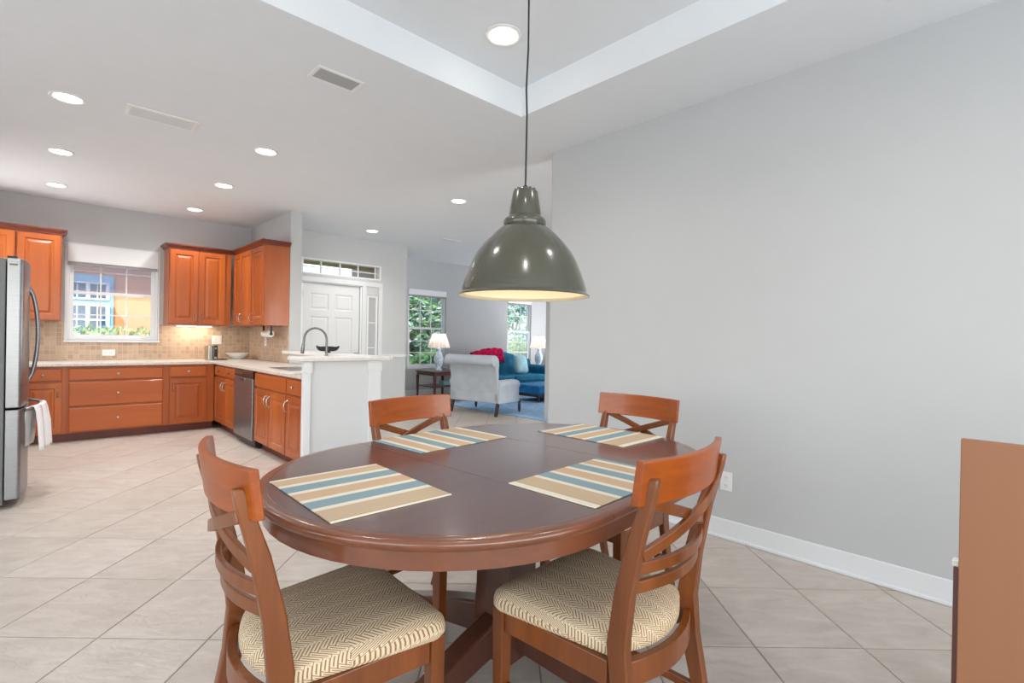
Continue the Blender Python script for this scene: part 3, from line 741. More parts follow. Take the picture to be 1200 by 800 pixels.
def plate(loc, rz, w_, h_, label, cat, kind='outlet', n=1, tilt=0):
    root = empty(kind+'_plate', loc, rz, label, cat)
    MB().box(-w_/2, w_/2, -.006, 0, -h_/2, h_/2).build('plate', 'white_plastic', root, bevel=.002)
    for k in range(n):
        cx = (k-(n-1)/2)*(w_/n if w_ > h_ or n > 1 else 0)
        if kind == 'switch': MB().box(cx-.016, cx+.016, -.010, -.005, -.033, .033).build('rocker', 'white_plastic', root, bevel=.002)
        elif w_ > h_:
            for dx in (-.024, .024):
                oo = MB().box(cx+dx-.016, cx+dx+.016, -.008, -.005, -.015, .015).build('socket', 'trim_white', root, bevel=.003)
                for s2 in (-.006, .006): box('slot', 'screw_gray', (cx+dx-.005, cx+dx+.003, -.0085, -.0078, s2-.001, s2+.001), oo)
        else:
            for dz in (-.024, .024):
                oo = MB().box(cx-.016, cx+.016, -.008, -.005, dz-.015, dz+.015).build('socket', 'trim_white', root, bevel=.003)
                for s2 in (-.006, .006): box('slot', 'screw_gray', (cx+s2-.001, cx+s2+.001, -.0085, -.0078, dz-.003, dz+.005), oo)
    return root
plate((WX-.001, 1.33, .352), -pi/2, .072, .115, 'white electrical outlet on the plain right wall above baseboard', 'outlet')
plate((.71, KB-.009, .955), 0, .125, .075, 'white horizontal outlet on the backsplash below the kitchen window', 'outlet')
plate((1.90, KB-.009, 1.13), 0, .12, .12, 'white double switch plate on the backsplash above the coffee maker', 'switch', 'switch', 2)
plate((KX-.009, 7.28, 1.12), -pi/2, .075, .12, 'white outlet on right backsplash below the paper towels', 'outlet')
plate((KX, 5.93, .93), -pi/2, .115, .072, 'white outlet on the half wall under the raised bar', 'outlet')

# ---------------------------------------------------------------- dining table
TC = Vector((1.295, 1.365)); TR = R(6)
tb = empty('dining_table', (TC.x, TC.y, 0), R(4.5), 'oval dark reddish-brown pedestal dining table with centre leaf', 'table')
def oval(R_, half, n=28):
    ps = []
    for k in range(n+1): a = -pi/2+pi*k/n; ps.append((half+R_*cos(a), R_*sin(a)))
    for k in range(n+1): a = pi/2+pi*k/n; ps.append((-half+R_*cos(a), R_*sin(a)))
    return ps
HL = .262; TR_ = .603; TZT = .765
def half_ring(sign, rr):
    ps = []
    for k in range(29): a = -pi/2+pi*k/28; ps.append((sign*(HL+rr*cos(a)), rr*sin(a)))
    return ps
gap = .0008
for sg in (1, -1):
    base = half_ring(sg, 1)
    def ringat(rr, z): 
        return [(x, y, z) for x, y in [(sg*(HL+gap), -rr)]+[(sg*(HL+gap+rr*cos(-pi/2+pi*k/28)), rr*sin(-pi/2+pi*k/28)) for k in range(29)]+[(sg*(HL+gap), rr)]]
    MB().loft([ringat(TR_-.035, TZT-.028), ringat(TR_-.035, TZT-.0006), ringat(TR_-.036, TZT)]).build('tabletop', 'table_top', tb)
    # moulded rim
    prof = [(TR_-.0345, TZT-.028), (TR_-.010, TZT-.028), (TR_-.002, TZT-.020), (TR_, TZT-.012), (TR_-.003, TZT-.005), (TR_-.010, TZT-.0012), (TR_-.022, TZT), (TR_-.0345, TZT)]
    rings = []
    for k in range(29):
        a = -pi/2+pi*k/28; rings.append([(sg*(HL+gap+r*cos(a)), r*sin(a), z) for r, z in prof])
    MB().loft(rings).build('rim', 'table_edge', tb, smooth=True)
    rings = []
    for k in range(29):
        a = -pi/2+pi*k/28; rings.append([(sg*(HL+gap+r*cos(a)), r*sin(a), z) for r, z in ((TR_-.05, TZT-.029), (TR_-.022, TZT-.029), (TR_-.022, TZT-.075), (TR_-.05, TZT-.075))])
    MB().loft(rings).build('apron', 'table_edge', tb, smooth=True)
MB().box(-HL+gap, HL-gap, -TR_+.035, TR_-.035, TZT-.028, TZT).build('leaf', 'table_top', tb)
for sy in (1, -1):
    prof = [(TR_-.0345, TZT-.028), (TR_-.010, TZT-.028), (TR_-.002, TZT-.020), (TR_, TZT-.012), (TR_-.003, TZT-.005), (TR_-.010, TZT-.0012), (TR_-.022, TZT), (TR_-.0345, TZT)]
    MB().loft([[(x, sy*r, z) for r, z in prof] for x in (-HL+gap, HL-gap)]).build('leaf_rim', 'table_edge', tb, smooth=True)
    MB().box(-HL+gap, HL-gap, min(sy*(TR_-.05), sy*(TR_-.022)), max(sy*(TR_-.05), sy*(TR_-.022)), TZT-.075, TZT-.029).build('leaf_apron', 'table_edge', tb)
MB().box(-.42, .42, -.07, -.03, TZT-.075, TZT-.029).box(-.42, .42, .03, .07, TZT-.075, TZT-.029).build('slide_rail', 'dark_wood', tb)
m = MB(); m.loft([[(x*s, y*s, z) for x, y in ((-1, -1), (1, -1), (1, 1), (-1, 1))] for s, z in ((.16, TZT-.076), (.16, TZT-.10), (.077, TZT-.105), (.079, .30), (.084, .20), (.084, .05))])
m.build('pedestal', 'table_base', tb, bevel=.004)
for k in range(4):
    a = pi/2*k+R(4); d = Vector((cos(a), sin(a), 0)); m = MB()
    ctl = [(.06, .185, .12), (.2, .155, .105), (.34, .118, .085), (.46, .08, .07), (.54, .055, .065), (.57, .045, .05)]
    pts = [d*r+Vector((0, 0, z-h/2+.02)) for r, z, h in ctl]
    rings = []
    sd = Vector((-d.y, d.x, 0))
    for (r, z, h) in ctl:
        p = d*r; zt = z+.03; zb = max(0.0, zt-h)
        if r > .5: zb = 0
        rings.append([tuple(p+sd*w2+Vector((0, 0, zz))) for w2, zz in ((-.04, zb), (.04, zb), (.04, zt-.008), (.032, zt), (-.032, zt), (-.04, zt-.008))])
    m.loft(rings); m.build('leg', 'table_base', tb, bevel=.003)
# placemats
def placemat(x, y, rz, label, mat='placemat_stripes', wd=.476, dp=.332):
    m = MB(); m.box(-wd/2, wd/2, -dp/2, dp/2, 0, .0035)
    o = m.build('placemat', mat, bevel=.0015, loc=(x, y, TZT+.0006), rot=(0, 0, rz)); tag(o, label, 'placemat', 'striped placemats')
    o.parent = None; return o
placemat(.686, 1.349, R(-91), 'striped placemat in front of the left near chair, mostly on left end of table', 'placemat_stripes_plain', .44, .345)
placemat(1.296, .962, R(183), 'striped placemat at the near chair on right side, partly behind its backrest', 'placemat_stripes', .476, .312)
placemat(1.297, 1.79, R(4), 'striped placemat in front of chair with its back to the living room')
placemat(1.937, 1.428, R(-88.5), 'striped placemat in front of chair beside the plain right wall')

# ---------------------------------------------------------------- dining chairs
def make_chair():
    root = empty('dining_chair')
    # rear posts
    for sx in (-1, 1):
        ctl = [(-.262, 0, .026, .030), (-.226, .10, .027, .036), (-.192, .22, .028, .044), (-.162, .36, .028, .052), (-.152, .47, .028, .054), (-.168, .60, .027, .048), (-.198, .74, .026, .040), (-.234, .86, .025, .030), (-.243, .89, .022, .022)]
        rings = []
        for y, z, wx, wy in ctl:
            x = sx*(.186+.006*min(1, z/.9)); rings.append([(x-wx/2, y-wy/2, z), (x+wx/2, y-wy/2, z), (x+wx/2, y+wy/2, z), (x-wx/2, y+wy/2, z)])
        MB().loft(rings).build('leg', 'chair_wood', root, bevel=.004, smooth=True)
        m = MB(); m.loft([[(sx*.204-a, .226-a, z), (sx*.204+a, .226-a, z), (sx*.204+a, .226+a, z), (sx*.204-a, .226+a, z)] for a, z in ((.014, 0), (.018, .2), (.0205, .43))])
        m.build('leg', 'chair_wood', root, bevel=.003)
        MB().sweep([(sx*.204, .206, .397), (sx*.192, -.128, .397)], (0, 0, 1), .062, .022).build('seat_rail', 'chair_wood', root, bevel=.002)
        MB().sweep([(sx*.200, .21, .20), (sx*.188, -.19, .20)], (0, 0, 1), .026, .018).build('stretcher', 'chair_wood', root, bevel=.003)
    MB().box(-.184, .184, .214, .236, .366, .428).build('seat_rail', 'chair_wood', root, bevel=.002)
    n = 12
    pts = [(-.172+.344*k/n, -.158-.04*(1-(2*k/n-1)**2), .397) for k in range(n+1)]
    MB().sweep(pts, (0, 0, 1), .062, .022).build('seat_rail', 'chair_wood', root, smooth=True, bevel=.002)
    MB().sweep([(-.175, -.2, .18), (.175, -.2, .18)], (0, 0, 1), .026, .018).build('stretcher', 'chair_wood', root, bevel=.003)
    # curved top rail in front of the posts
    rings = []
    for k in range(n*2+1):
        x = -.223+.446*k/(2*n); y0 = -.206-.045*(1-(x/.223)**2); rr = []
        top = .931; bot = .824
        for z, dy in ((bot, .0), (top-.008, -.013), (top, -.014)):
            rr.append((x, y0+dy+.010, z))
        for z, dy in ((top, -.014), (top-.008, -.013), (bot, .0)):
            rr.append((x, y0+dy-.010, z))
        rings.append(rr)
    MB().loft(rings).build('top_rail', 'chair_rail_wood', root, smooth=True, bevel=.003)
    # X braces and two curved slats
    def bar(z0, z1, name, hh, dy=0, sag=.042, th=.014):
        P = []
        for k in range(n+1):
            t = k/n; x = -.182+.364*t; z = z0+(z1-z0)*t; yc = -.178-.235*(z-.62) + dy
            P.append((x, yc-sag*(1-(2*t-1)**2), z))
        return MB().sweep(P, (0, 0, 1), hh, th).build(name, 'chair_wood', root, smooth=True, bevel=.003)
    bar(.828, .70, 'cross_brace', .028, .006, .03); bar(.70, .828, 'cross_brace', .028, -.009, .03)
    bar(.664, .664, 'slat', .03); bar(.615, .615, 'slat', .03)
    # cushion
    def outline(f, z):
        ps = []; fw, bw, fy, by = .236*f, .190*f, .05+.208*f, .03-.165*f
        def corner(cx, cy, r, a0):
            for i in range(6): a = a0+pi/2*i/5; ps.append((cx+r*cos(a), cy+r*sin(a), z))
        corner(fw-.045, fy-.045, .045, 0); 
        corner(-fw+.045, fy-.045, .045, pi/2)
        corner(-bw+.02, by+.02, .02, pi)
        for i in range(1, 10): t = i/10; ps.append((-bw+.02+(2*bw-.04)*t, by-.05*(1-(2*t-1)**2), z))
        corner(bw-.02, by+.02, .02, 3*pi/2)
        return ps
    m = MB(); m.loft([outline(.975, .429), outline(1.0, .438), outline(1.0, .453), outline(.985, .467), outline(.94, .478), outline(.8, .488), outline(.55, .494), outline(.2, .496)])
    m.build('seat', 'seat_fabric', root, smooth=True)
    return root
ch = make_chair()
def place(o, x, y, rz, label): o.location = (x, y, 0); o.rotation_euler = (0, 0, rz); tag(o, label, 'chair', 'dining chairs around the table')
seconds = [copy_tree(ch) for _ in range(3)]
place(ch, .559, 1.299, R(-92.8), 'X-back wooden dining chair at left near end of table, facing right')
place(seconds[0], 1.215, .852, R(2.5), 'X-back wooden dining chair at near right with full seat in view, back to camera')
place(seconds[1], 1.281, 1.755, R(-174.8), 'X-back dining chair across the table, in front of white half wall and armchair')
place(seconds[2], 1.991, 1.394, R(90.5), 'X-back dining chair beyond the table beside plain right wall')

# ---------------------------------------------------------------- pendant lamp
PL = (1.375, 1.38)
pd = empty('pendant_lamp', (PL[0], PL[1], 1.368), 0, 'large olive-grey enamel dome pendant lamp hanging over the dining table', 'lamp')
outer = [(.251, 0), (.252, .004), (.246, .008), (.240, .014), (.239, .028), (.228, .064), (.215, .098), (.200, .134), (.181, .168), (.155, .202), (.122, .236), (.098, .258), (.080, .272)]
inner = [(r-.004, z-.002) for r, z in reversed(outer)]
MB().lathe(outer+[(.06, .272)], 56, cap=False).build('shade', 'shade_enamel', pd, smooth=True)
MB().lathe([(.06, .268)]+inner[:-2]+[(.247, .0015), (.2505, 0)], 56, cap=False).build('shade_lining', 'shade_inside', pd, smooth=True)
MB().lathe([(.055, .268), (.080, .27), (.083, .278), (.083, .288), (.077, .298), (.068, .302), (.064, .308), (.055, .31)], 40).build('collar', 'shade_enamel', pd, smooth=True)
MB().lathe([(.05, .305), (.0625, .309), (.062, .32), (.048, .402), (.044, .408), (.036, .412), (.002, .412)], 40).build('cap', 'shade_enamel', pd, smooth=True)
for k in range(10):
    a = 2*pi*k/10; MB().lathe([(.006, .404), (.006, .4135), (.002, .415)], 8, (.037*cos(a), .037*sin(a), 0)).build('vent_notch', 'shade_enamel', pd, smooth=True)
MB().lathe([(.008, .41), (.008, .425), (.004, .43)], 12).build('cord_grip', 'black', pd, smooth=True)
zz = TZ-1.368
MB().tube([(0, 0, .425), (.001, 0, .7), (-.003, .002, .8), (.001, -.001, .95), (0, 0, 1.2), (0, 0, zz-.02)], .0035, 8).build('cord', 'black', pd, smooth=True)
MB().lathe([(.055, zz), (.055, zz-.012), (.02, zz-.03), (.004, zz-.032)], 24).build('ceiling_rose', 'shade_enamel', pd, smooth=True)
MB().lathe([(.02, .27), (.02, .2), (.016, .19)], 16).build('socket', 'white_plastic', pd, smooth=True)
MB().lathe([(.014, .195), (.018, .17), (.03, .14), (.03, .12), (.02, .1), (.002, .095)], 20).build('bulb', 'bulb_glow', pd, smooth=True)
d = bpy.data.lights.new('pendant_bulb', 'POINT'); d.energy = .8; d.color = (1, .9, .7); d.shadow_soft_size = .03
o = bpy.data.objects.new('pendant_bulb', d); COL.objects.link(o); o.location = (PL[0], PL[1], 1.368+.06)

# ---------------------------------------------------------------- recessed ceiling lights
def downlight(x, y, z, label, power=9, r=.085):
    root = empty('recessed_light', (x, y, z), 0, label, 'ceiling light', 'recessed ceiling lights')
    MB().lathe([(r+.012, 0), (r+.014, -.004), (r+.008, -.008), (r-.004, -.007), (r-.012, -.001), (r-.012, .0)], 32, cap=False).build('trim_ring', 'white_plastic', root, smooth=True)
    MB().lathe([(r-.012, -.0015), (.001, -.0035)], 32).build('lens', 'lamp_glow', root, smooth=True)
    d = bpy.data.lights.new('downlight', 'SPOT'); d.energy = power; d.color = (1, .985, .965); d.spot_size = R(140); d.spot_blend = .9; d.shadow_soft_size = .06
    o = bpy.data.objects.new('downlight', d); COL.objects.link(o); o.location = (x, y, z-.02)
PW = 56
downlight(.165, 4.50, CZ, 'round recessed ceiling light nearest the left edge, left of white air grille', PW)
downlight(.175, 5.88, CZ, 'middle round recessed light of left column above the kitchen', PW)
downlight(.187, 7.24, CZ, 'farthest round recessed light of left column, near the kitchen window wall', PW)
downlight(1.43, 4.56, CZ, 'round recessed light between the two ceiling grilles and the wall cabinets, nearest of its row', PW)
downlight(1.45, 5.92, CZ, 'middle round recessed light of the row leading to corner cabinets', PW)
downlight(1.475, 7.33, CZ, 'farthest round recessed light above the corner wall cabinets', PW)
downlight(3.49, 4.57, CZ, 'round recessed light just left of the pendant lamp', PW)
downlight(3.61, 6.79, CZ, 'small round recessed light over the front door area', PW)
def can_light(x, y, label, E=30):
    root = empty('recessed_light', (x, y, TZ), 0, label, 'ceiling light', 'recessed ceiling lights')
    MB().lathe([(.105, 0), (.105, -.006), (.09, -.009), (.078, -.004), (.06, -.0015)], 40, cap=False).build('trim_ring', 'white_plastic', root, smooth=True)
    MB().lathe([(.062, -.003), (.05, -.02), (.03, -.03), (.002, -.034)], 32).build('bulb', 'lamp_glow', root, smooth=True)
    d = bpy.data.lights.new('downlight', 'SPOT'); d.energy = E; d.color = (1, .985, .965); d.spot_size = R(140); d.spot_blend = .9; d.shadow_soft_size = .07
    o = bpy.data.objects.new('downlight', d); COL.objects.link(o); o.location = (x, y, TZ-.06)
can_light(1.959, 2.169, 'large round recessed light in the raised tray ceiling by pendant cord')
can_light(.45, 2.169, 'recessed light in the tray ceiling above and left of the frame', 18)
can_light(1.959, .35, 'recessed light in the tray ceiling above and right of the frame', 18)
can_light(.45, .35, 'recessed light in the tray ceiling directly over the camera', 18)
# ceiling grilles
def grille(x0, x1, y0, y1, label, slats, mat, fr_=.022, group=None):
    cx, cy = (x0+x1)/2, (y0+y1)/2; a, b = (x1-x0)/2, (y1-y0)/2
    root = empty('ceiling_grille', (cx, cy, CZ), 0, label, 'vent', group)
    m = MB(); m.box(-a, a, -b, -b+fr_, -.008, 0).box(-a, a, b-fr_, b, -.008, 0).box(-a, -a+fr_, -b+fr_, b-fr_, -.008, 0).box(a-fr_, a, -b+fr_, b-fr_, -.008, 0)
    m.build('frame', 'white_plastic', root, bevel=.003)
    box('backing', mat, (-a+fr_, a-fr_, -b+fr_, b-fr_, -.0015, 0), root)
    for k in range(slats):
        y = -b+fr_+(2*b-2*fr_)*(k+.5)/slats; w_ = (2*b-2*fr_)/slats*.38
        MB().add([(-a+fr_, y-w_, -.002), (a-fr_, y-w_, -.002), (a-fr_, y+w_, -.0075), (-a+fr_, y+w_, -.0075), (-a+fr_, y-w_, -.0033), (a-fr_, y-w_, -.0033), (a-fr_, y+w_, -.009), (-a+fr_, y+w_, -.009)],
                 [(0, 1, 2, 3), (4, 7, 6, 5), (0, 4, 5, 1), (3, 2, 6, 7), (0, 3, 7, 4), (1, 5, 6, 2)]).build('slat', mat, root)
plain('vent_slat', (168, 168, 168), .5)
grille(1.18, 1.47, 2.88, 3.045, 'small grey slatted air vent in the ceiling near tray edge', 5, 'vent_slat')
plain('vent_white', (214, 214, 214), .5)
grille(.46, .89, 4.30, 4.52, 'long white air grille in the ceiling between two recessed lights', 8, 'vent_white', .028)
grille(4.6, 4.95, 6.4, 6.56, 'faint white air vent in far ceiling before the living room', 5, 'vent_white', .02)

# ---------------------------------------------------------------- desk at the right edge (back panel towards the camera, lower body behind)
dk = empty('writing_desk', (1.6, -.25, 0), 0, 'orange-brown wooden desk with tall back panel at right edge', 'desk')
MB().box(0, .022, -.75, .378, 0, .985).build('back_panel', 'desk_wood', dk, bevel=.002)
MB().box(.0225, .40, -.75, .352, .575, .595).build('desk_top', 'desk_wood', dk, bevel=.003)
MB().box(.0225, .39, .33, .35, 0, .5745).build('side_panel', 'mahogany', dk, bevel=.002)
MB().box(.0225, .39, -.75, -.733, 0, .5745).build('side_panel', 'mahogany', dk, bevel=.002)
MB().box(.05, .39, -.73, .329, .45, .5745).build('drawer_case', 'mahogany', dk, bevel=.002)
o = MB().box(.0225, .045, .350, .389, 0, .672).build('rear_post', 'mahogany', dk, bevel=.002)
MB().box(.0215, .047, .352, .392, .6725, .688).build('post_cap', 'bar_stone', o, bevel=.003)

# ---------------------------------------------------------------- living room
def cushion_mesh(w_, h_, d_, e=.35, nx=10, nz=10):
    """pillow: x width, z height, y thickness"""
    m = MB(); n = 24; rings = []
    def sup(a, p): c, s2 = cos(a), sin(a); return (math.copysign(abs(c)**p, c), math.copysign(abs(s2)**p, s2))
    for k in range(9):
        b = -pi/2+pi*k/8; rr = abs(cos(b))**.35; y = sin(b)*d_/2
        rings.append([(w_/2*rr*sup(2*pi*j/n, .28)[0], y, h_/2*rr*sup(2*pi*j/n, .28)[1]) for j in range(n)])
    return m.loft(rings)
rug = tag(MB().box(-1.35, 1.35, -1.3, 1.3, 0, .012).build('area_rug', 'rug_pile', bevel=.004, loc=(6.9, 6.3, .001), rot=(0, 0, 0)), 'blue mottled area rug on the living room floor', 'rug')
# armchair: local, facing +y, seen from behind
ac = empty('armchair', (5.484, 6.36, 0), R(-78.4), 'pale grey rolled-back armchair with dark legs seen from behind', 'armchair')
AW = .5
def rolled_back():
    m = MB(); n = 14; rings = []
    prof = []
    for t in range(0, 9): prof.append((-.29-.08*(t/8)**1.5, .22+.58*t/8))             # rear face
    for k in range(0, 13): a = R(-50)+R(250)*k/12; prof.append((-.40-.09*cos(a), .872+.086*sin(a)))   # roll
    for t in range(0, 7): prof.append((-.30+.03*(t/6), .83-.43*t/6))
    for i, x in enumerate((-AW, -AW+.02, -AW*.6, 0, AW*.6, AW-.02, AW)):
        k = .93 if i in (0, 6) else 1
        rings.append([(x*(1 if z > .8 else .95), -.34+(y+.34)*k, .55+(z-.55)*k) for y, z in prof])
    return m.loft(rings)
rolled_back().build('backrest', 'armchair_cloth', ac, smooth=True, bevel=.006)
MB().box(-AW+.01, AW-.01, -.30, .26, .20, .36).build('seat_base', 'armchair_cloth', ac, bevel=.02, seg=3)
MB().box(-AW+.11, AW-.11, -.26, .36, .361, .47).build('seat_cushion', 'armchair_cloth', ac, bevel=.04, seg=4, smooth=True)
for sx in (-1, 1):
    x = sx*(AW-.04)
    m = MB(); rings = []
    for y in (-.30, -.1, .1, .24):
        h = .5-(.02 if y > .1 else 0); ring = [(x-.055, y, .2), (x+.055, y, .2)]
        for k in range(0, 11): a = -pi*.25+pi*1.5*k/10; ring.append((x+.078*cos(a), y, h+.07*sin(a)))
        rings.append(ring)
    m.loft(rings).build('arm', 'armchair_cloth', ac, smooth=True, bevel=.01)
    MB().lathe([(.012, .014), (.022, .05), (.026, .14), (.018, .16), (.03, .2)], 12, (x, .33, 0)).build('leg', 'dark_wood', ac, smooth=True)
    MB().sweep([(x, -.325, 0), (x, -.30, .1), (x, -.27, .22)], (1, 0, 0), .042, [.035, .042, .05]).build('leg', 'dark_wood', ac, bevel=.004)
MB().box(-AW+.08, AW-.08, .255, .38, .2, .355).build('front_rail', 'armchair_cloth', ac, bevel=.02, seg=3, smooth=True)
# camelback sofa
sf = empty('sofa', (7.62, 8.25, 0), pi, 'blue camelback sofa beneath the far living room wall', 'sofa')
SW = 1.2
m = MB(); rings = []
for k in range(25):
    t = -1+2*k/24; x = t*(SW-.06); zt = .76+.20*(cos(t*pi)*.5+.5)**.8; th = .1
    rings.append([(x, -.34, .2), (x, -.16, .2), (x, -.20, .42), (x, -.27, zt-.06), (x, -.30, zt-.01), (x, -.34, zt), (x, -.38, zt-.03), (x, -.38, zt-.1)])
m.loft(rings).build('backrest', 'sofa_cloth', sf, smooth=True, bevel=.01)
MB().box(-SW+.02, SW-.02, -.34, .36, .14, .3).build('seat_base', 'sofa_cloth', sf, bevel=.02, seg=3, smooth=True)
for k in (-1, 1): MB().box(min(0, k*(SW-.14))+.004, max(0, k*(SW-.14))-.004, -.16, .40, .301, .43).build('seat_cushion', 'sofa_cloth', sf, bevel=.035, seg=4, smooth=True)
for sx in (-1, 1):
    x = sx*(SW-.06); rings = []
    for y in (-.33, -.1, .15, .36):
        ring = [(x-.06, y, .14), (x+.06, y, .14)]
        for k in range(0, 11): a = -pi*.25+pi*1.5*k/10; ring.append((x+.085*cos(a), y, .55+.08*sin(a)))
        rings.append(ring)
    MB().loft(rings).build('arm', 'sofa_cloth', sf, smooth=True, bevel=.01)
    for y in (-.28, .3): MB().lathe([(.018, 0), (.03, .1), (.03, .14)], 12, (x, y, 0)).build('leg', 'dark_wood', sf, smooth=True)
o = tag(cushion_mesh(.44, .42, .13).build('throw_pillow', 'cushion_cloth', smooth=True, loc=(8.12, 8.2, .655), rot=(R(-14), R(4), R(8))), 'pale blue square pillow leaning on the blue sofa', 'pillow')
def throw():
    m = MB(); nx, nt = 26, 22; vs = []
    for i in range(nx+1):
        for j in range(nt+1):
            u = i/nx; t = j/nt; x = 6.98+.86*u
            xx = (x-7.62)/(-(SW-.06)); zt = .76+.20*(cos(xx*pi)*.5+.5)**.8 if abs(xx) <= 1 else .76
            a = t*2-.9
            L_ = .13+.10*u
            if t < .35: y, z = 8.25+.40, zt+.01-(.35-t)*.4
            elif t < .62: q = (t-.35)/.27; y, z = 8.65-.12*q, zt+.018+.014*sin(pi*q)
            else: q = (t-.62)/.38; y, z = 8.53-.04*q-.01, zt+.0-L_*1.2*q
            w_ = .012*sin(u*31+t*5)+.008*sin(u*17-t*13)
            vs.append((x+.015*sin(t*8), y-abs(w_)*.9-.006, z+w_*.6+.012))
    m.add(vs, [(i*(nt+1)+j, (i+1)*(nt+1)+j, (i+1)*(nt+1)+j+1, i*(nt+1)+j+1) for i in range(nx) for j in range(nt)])
    o = m.build('throw_blanket', 'throw_cloth', smooth=True); md = o.modifiers.new('solid', 'SOLIDIFY'); md.thickness = .012; md.offset = 1
    tag(o, 'crimson patterned throw draped over the back of the blue sofa', 'blanket')
throw()
# ottoman
ot = empty('ottoman', (7.62, 6.95, .013), 0, 'blue upholstered coffee table ottoman on dark frame, before the sofa', 'ottoman')
MB().box(-.6, .6, -.36, .36, .15, .32).build('cushion', 'ottoman_cloth', ot, bevel=.03, seg=4, smooth=True)
MB().box(-.59, .59, -.35, .35, .10, .148).build('frame', 'dark_wood', ot, bevel=.006)
for x in (-.54, .54):
    for y in (-.3, .3): MB().lathe([(.02, 0), (.035, .04), (.025, .07), (.035, .1)], 12, (x, y, 0)).build('leg', 'dark_wood', ot, smooth=True)
def magazine():
    o = MB().box(-.15, .15, -.1, .1, 0, .012).build('magazine', 'vent_white', bevel=.002, loc=(7.75, 6.9, .3345), rot=(0, 0, .4)); tag(o, 'pale magazine lying on the blue ottoman', 'magazine')
magazine()
# end table
def end_table(x, y, label, s=1):
    root = empty('end_table', (x, y, 0), 0, label, 'table'); a, b, h = .34, .33, .565
    MB().box(-a, a, -b, b, h-.022, h).build('tabletop', 'mahogany', root, bevel=.004)
    MB().box(-a+.02, a-.02, -b+.02, b-.02, h-.085, h-.0225).build('apron', 'mahogany', root, bevel=.003)
    for sx in (-1, 1):
        for sy in (-1, 1): MB().loft([[(sx*(a-.035)+i*w_, sy*(b-.035)+j*w_, z) for i, j in ((-1, -1), (1, -1), (1, 1), (-1, 1))] for w_, z in ((.014, 0), (.02, .3), (.022, h-.086))]).build('leg', 'mahogany', root)
    MB().box(-a+.03, a-.03, -b+.03, b-.03, .255, .272).build('shelf', 'mahogany', root)
    return root
end_table(5.95, 8.34, 'reddish-brown end table with lower shelf left of the armchair')
end_table(9.2, 8.34, 'reddish-brown end table right of blue sofa, mostly hidden')
tag(MB().box(-.12, .12, -.09, .09, 0, .085).build('storage_box', 'cushion_cloth', bevel=.008, loc=(6.1, 8.3, .273)), 'pale blue box on the lower shelf of the end table', 'box')
def table_lamp(x, y, z, label):
    root = empty('table_lamp', (x, y, z), 0, label, 'lamp', 'living room table lamps')
    MB().lathe([(.07, 0), (.075, .02), (.05, .04), (.045, .06), (.09, .16), (.1, .22), (.085, .29), (.045, .36), (.035, .40), (.045, .43), (.03, .45), (.008, .46)], 24).build('lamp_base', 'lamp_ceramic', root, smooth=True)
    MB().lathe([(.006, .46), (.006, .5)], 8).build('stem', 'nickel', root)
    n = 48; rings = []
    for rr, zz in ((.225, .455), (.185, .575), (.125, .735)):
        rings.append([((rr+(.004 if j % 2 else -.004))*cos(2*pi*j/n), (rr+(.004 if j % 2 else -.004))*sin(2*pi*j/n), zz) for j in range(n)])
    MB().loft(rings, True, False).build('lamp_shade', 'lamp_pleats', root)
    MB().lathe([(.006, .69), (.006, .755), (.012, .765), (.002, .775)], 8).build('finial', 'nickel', root, smooth=True)
    MB().lathe([(.012, .5), (.03, .54), (.03, .57), (.012, .6)], 12).build('bulb', 'bulb_glow', root, smooth=True)
    d = bpy.data.lights.new('table_lamp_bulb', 'POINT'); d.energy = 2.2; d.color = (1, .88, .78); d.shadow_soft_size = .04
    o = bpy.data.objects.new('table_lamp_bulb', d); COL.objects.link(o); o.location = (x, y, z+.63)
def lamp_mats():
    m, n, b = newmat('lamp_ceramic', .2, 0, (214, 228, 240), .5, .4)
    v = coords(n); f = noise(n, v, 14, 3, .5, 1)
    n.links.new(ramp(n, f, [(.42, (232, 238, 244)), (.55, (170, 200, 226)), (.62, (232, 238, 244))]), b.inputs['Base Color'])
    m = bpy.data.materials.new('lamp_pleats'); m.use_nodes = True; n = m.node_tree; n.nodes.clear()
    o = N(n, 'ShaderNodeOutputMaterial'); t = N(n, 'ShaderNodeBsdfTranslucent'); g = N(n, 'ShaderNodeBsdfDiffuse'); x = N(n, 'ShaderNodeMixShader')
    t.inputs[0].default_value = lin((250, 236, 228)); g.inputs[0].default_value = lin((246, 240, 236)); x.inputs[0].default_value = .5
    n.links.new(t.outputs[0], x.inputs[1]); n.links.new(g.outputs[0], x.inputs[2]); n.links.new(x.outputs[0], o.inputs[0]); MATS['lamp_pleats'] = m
lamp_mats()
table_lamp(5.98, 8.40, .566, 'white pleated-shade ceramic lamp on the end table by the left living room window')
table_lamp(8.92, 8.40, .566, 'white pleated-shade ceramic lamp right of the blue sofa')
# small wall fittings on the living room's near wall
ar = empty('wall_art', (5.69, 5.099, 1.72), 0, 'narrow dark-framed wall piece on the strip of wall beneath the pendant', 'picture')
MB().box(-.028, .05, -.02, 0, -.17, .17).build('frame', 'dark_nickel', ar, bevel=.003)
box('print', 'white_plastic', (-.012, .04, -.0215, -.0195, -.155, .155), ar)
tg = empty('thermostat', (5.69, 5.099, 1.39), 0, 'small grey thermostat below the narrow wall piece', 'thermostat')
MB().box(-.028, .028, -.018, 0, -.07, .07).build('housing', 'thermo_gray', tg, bevel=.004)
box('display', 'vent_gray', (-.018, .018, -.0195, -.0175, .0, .045), tg)

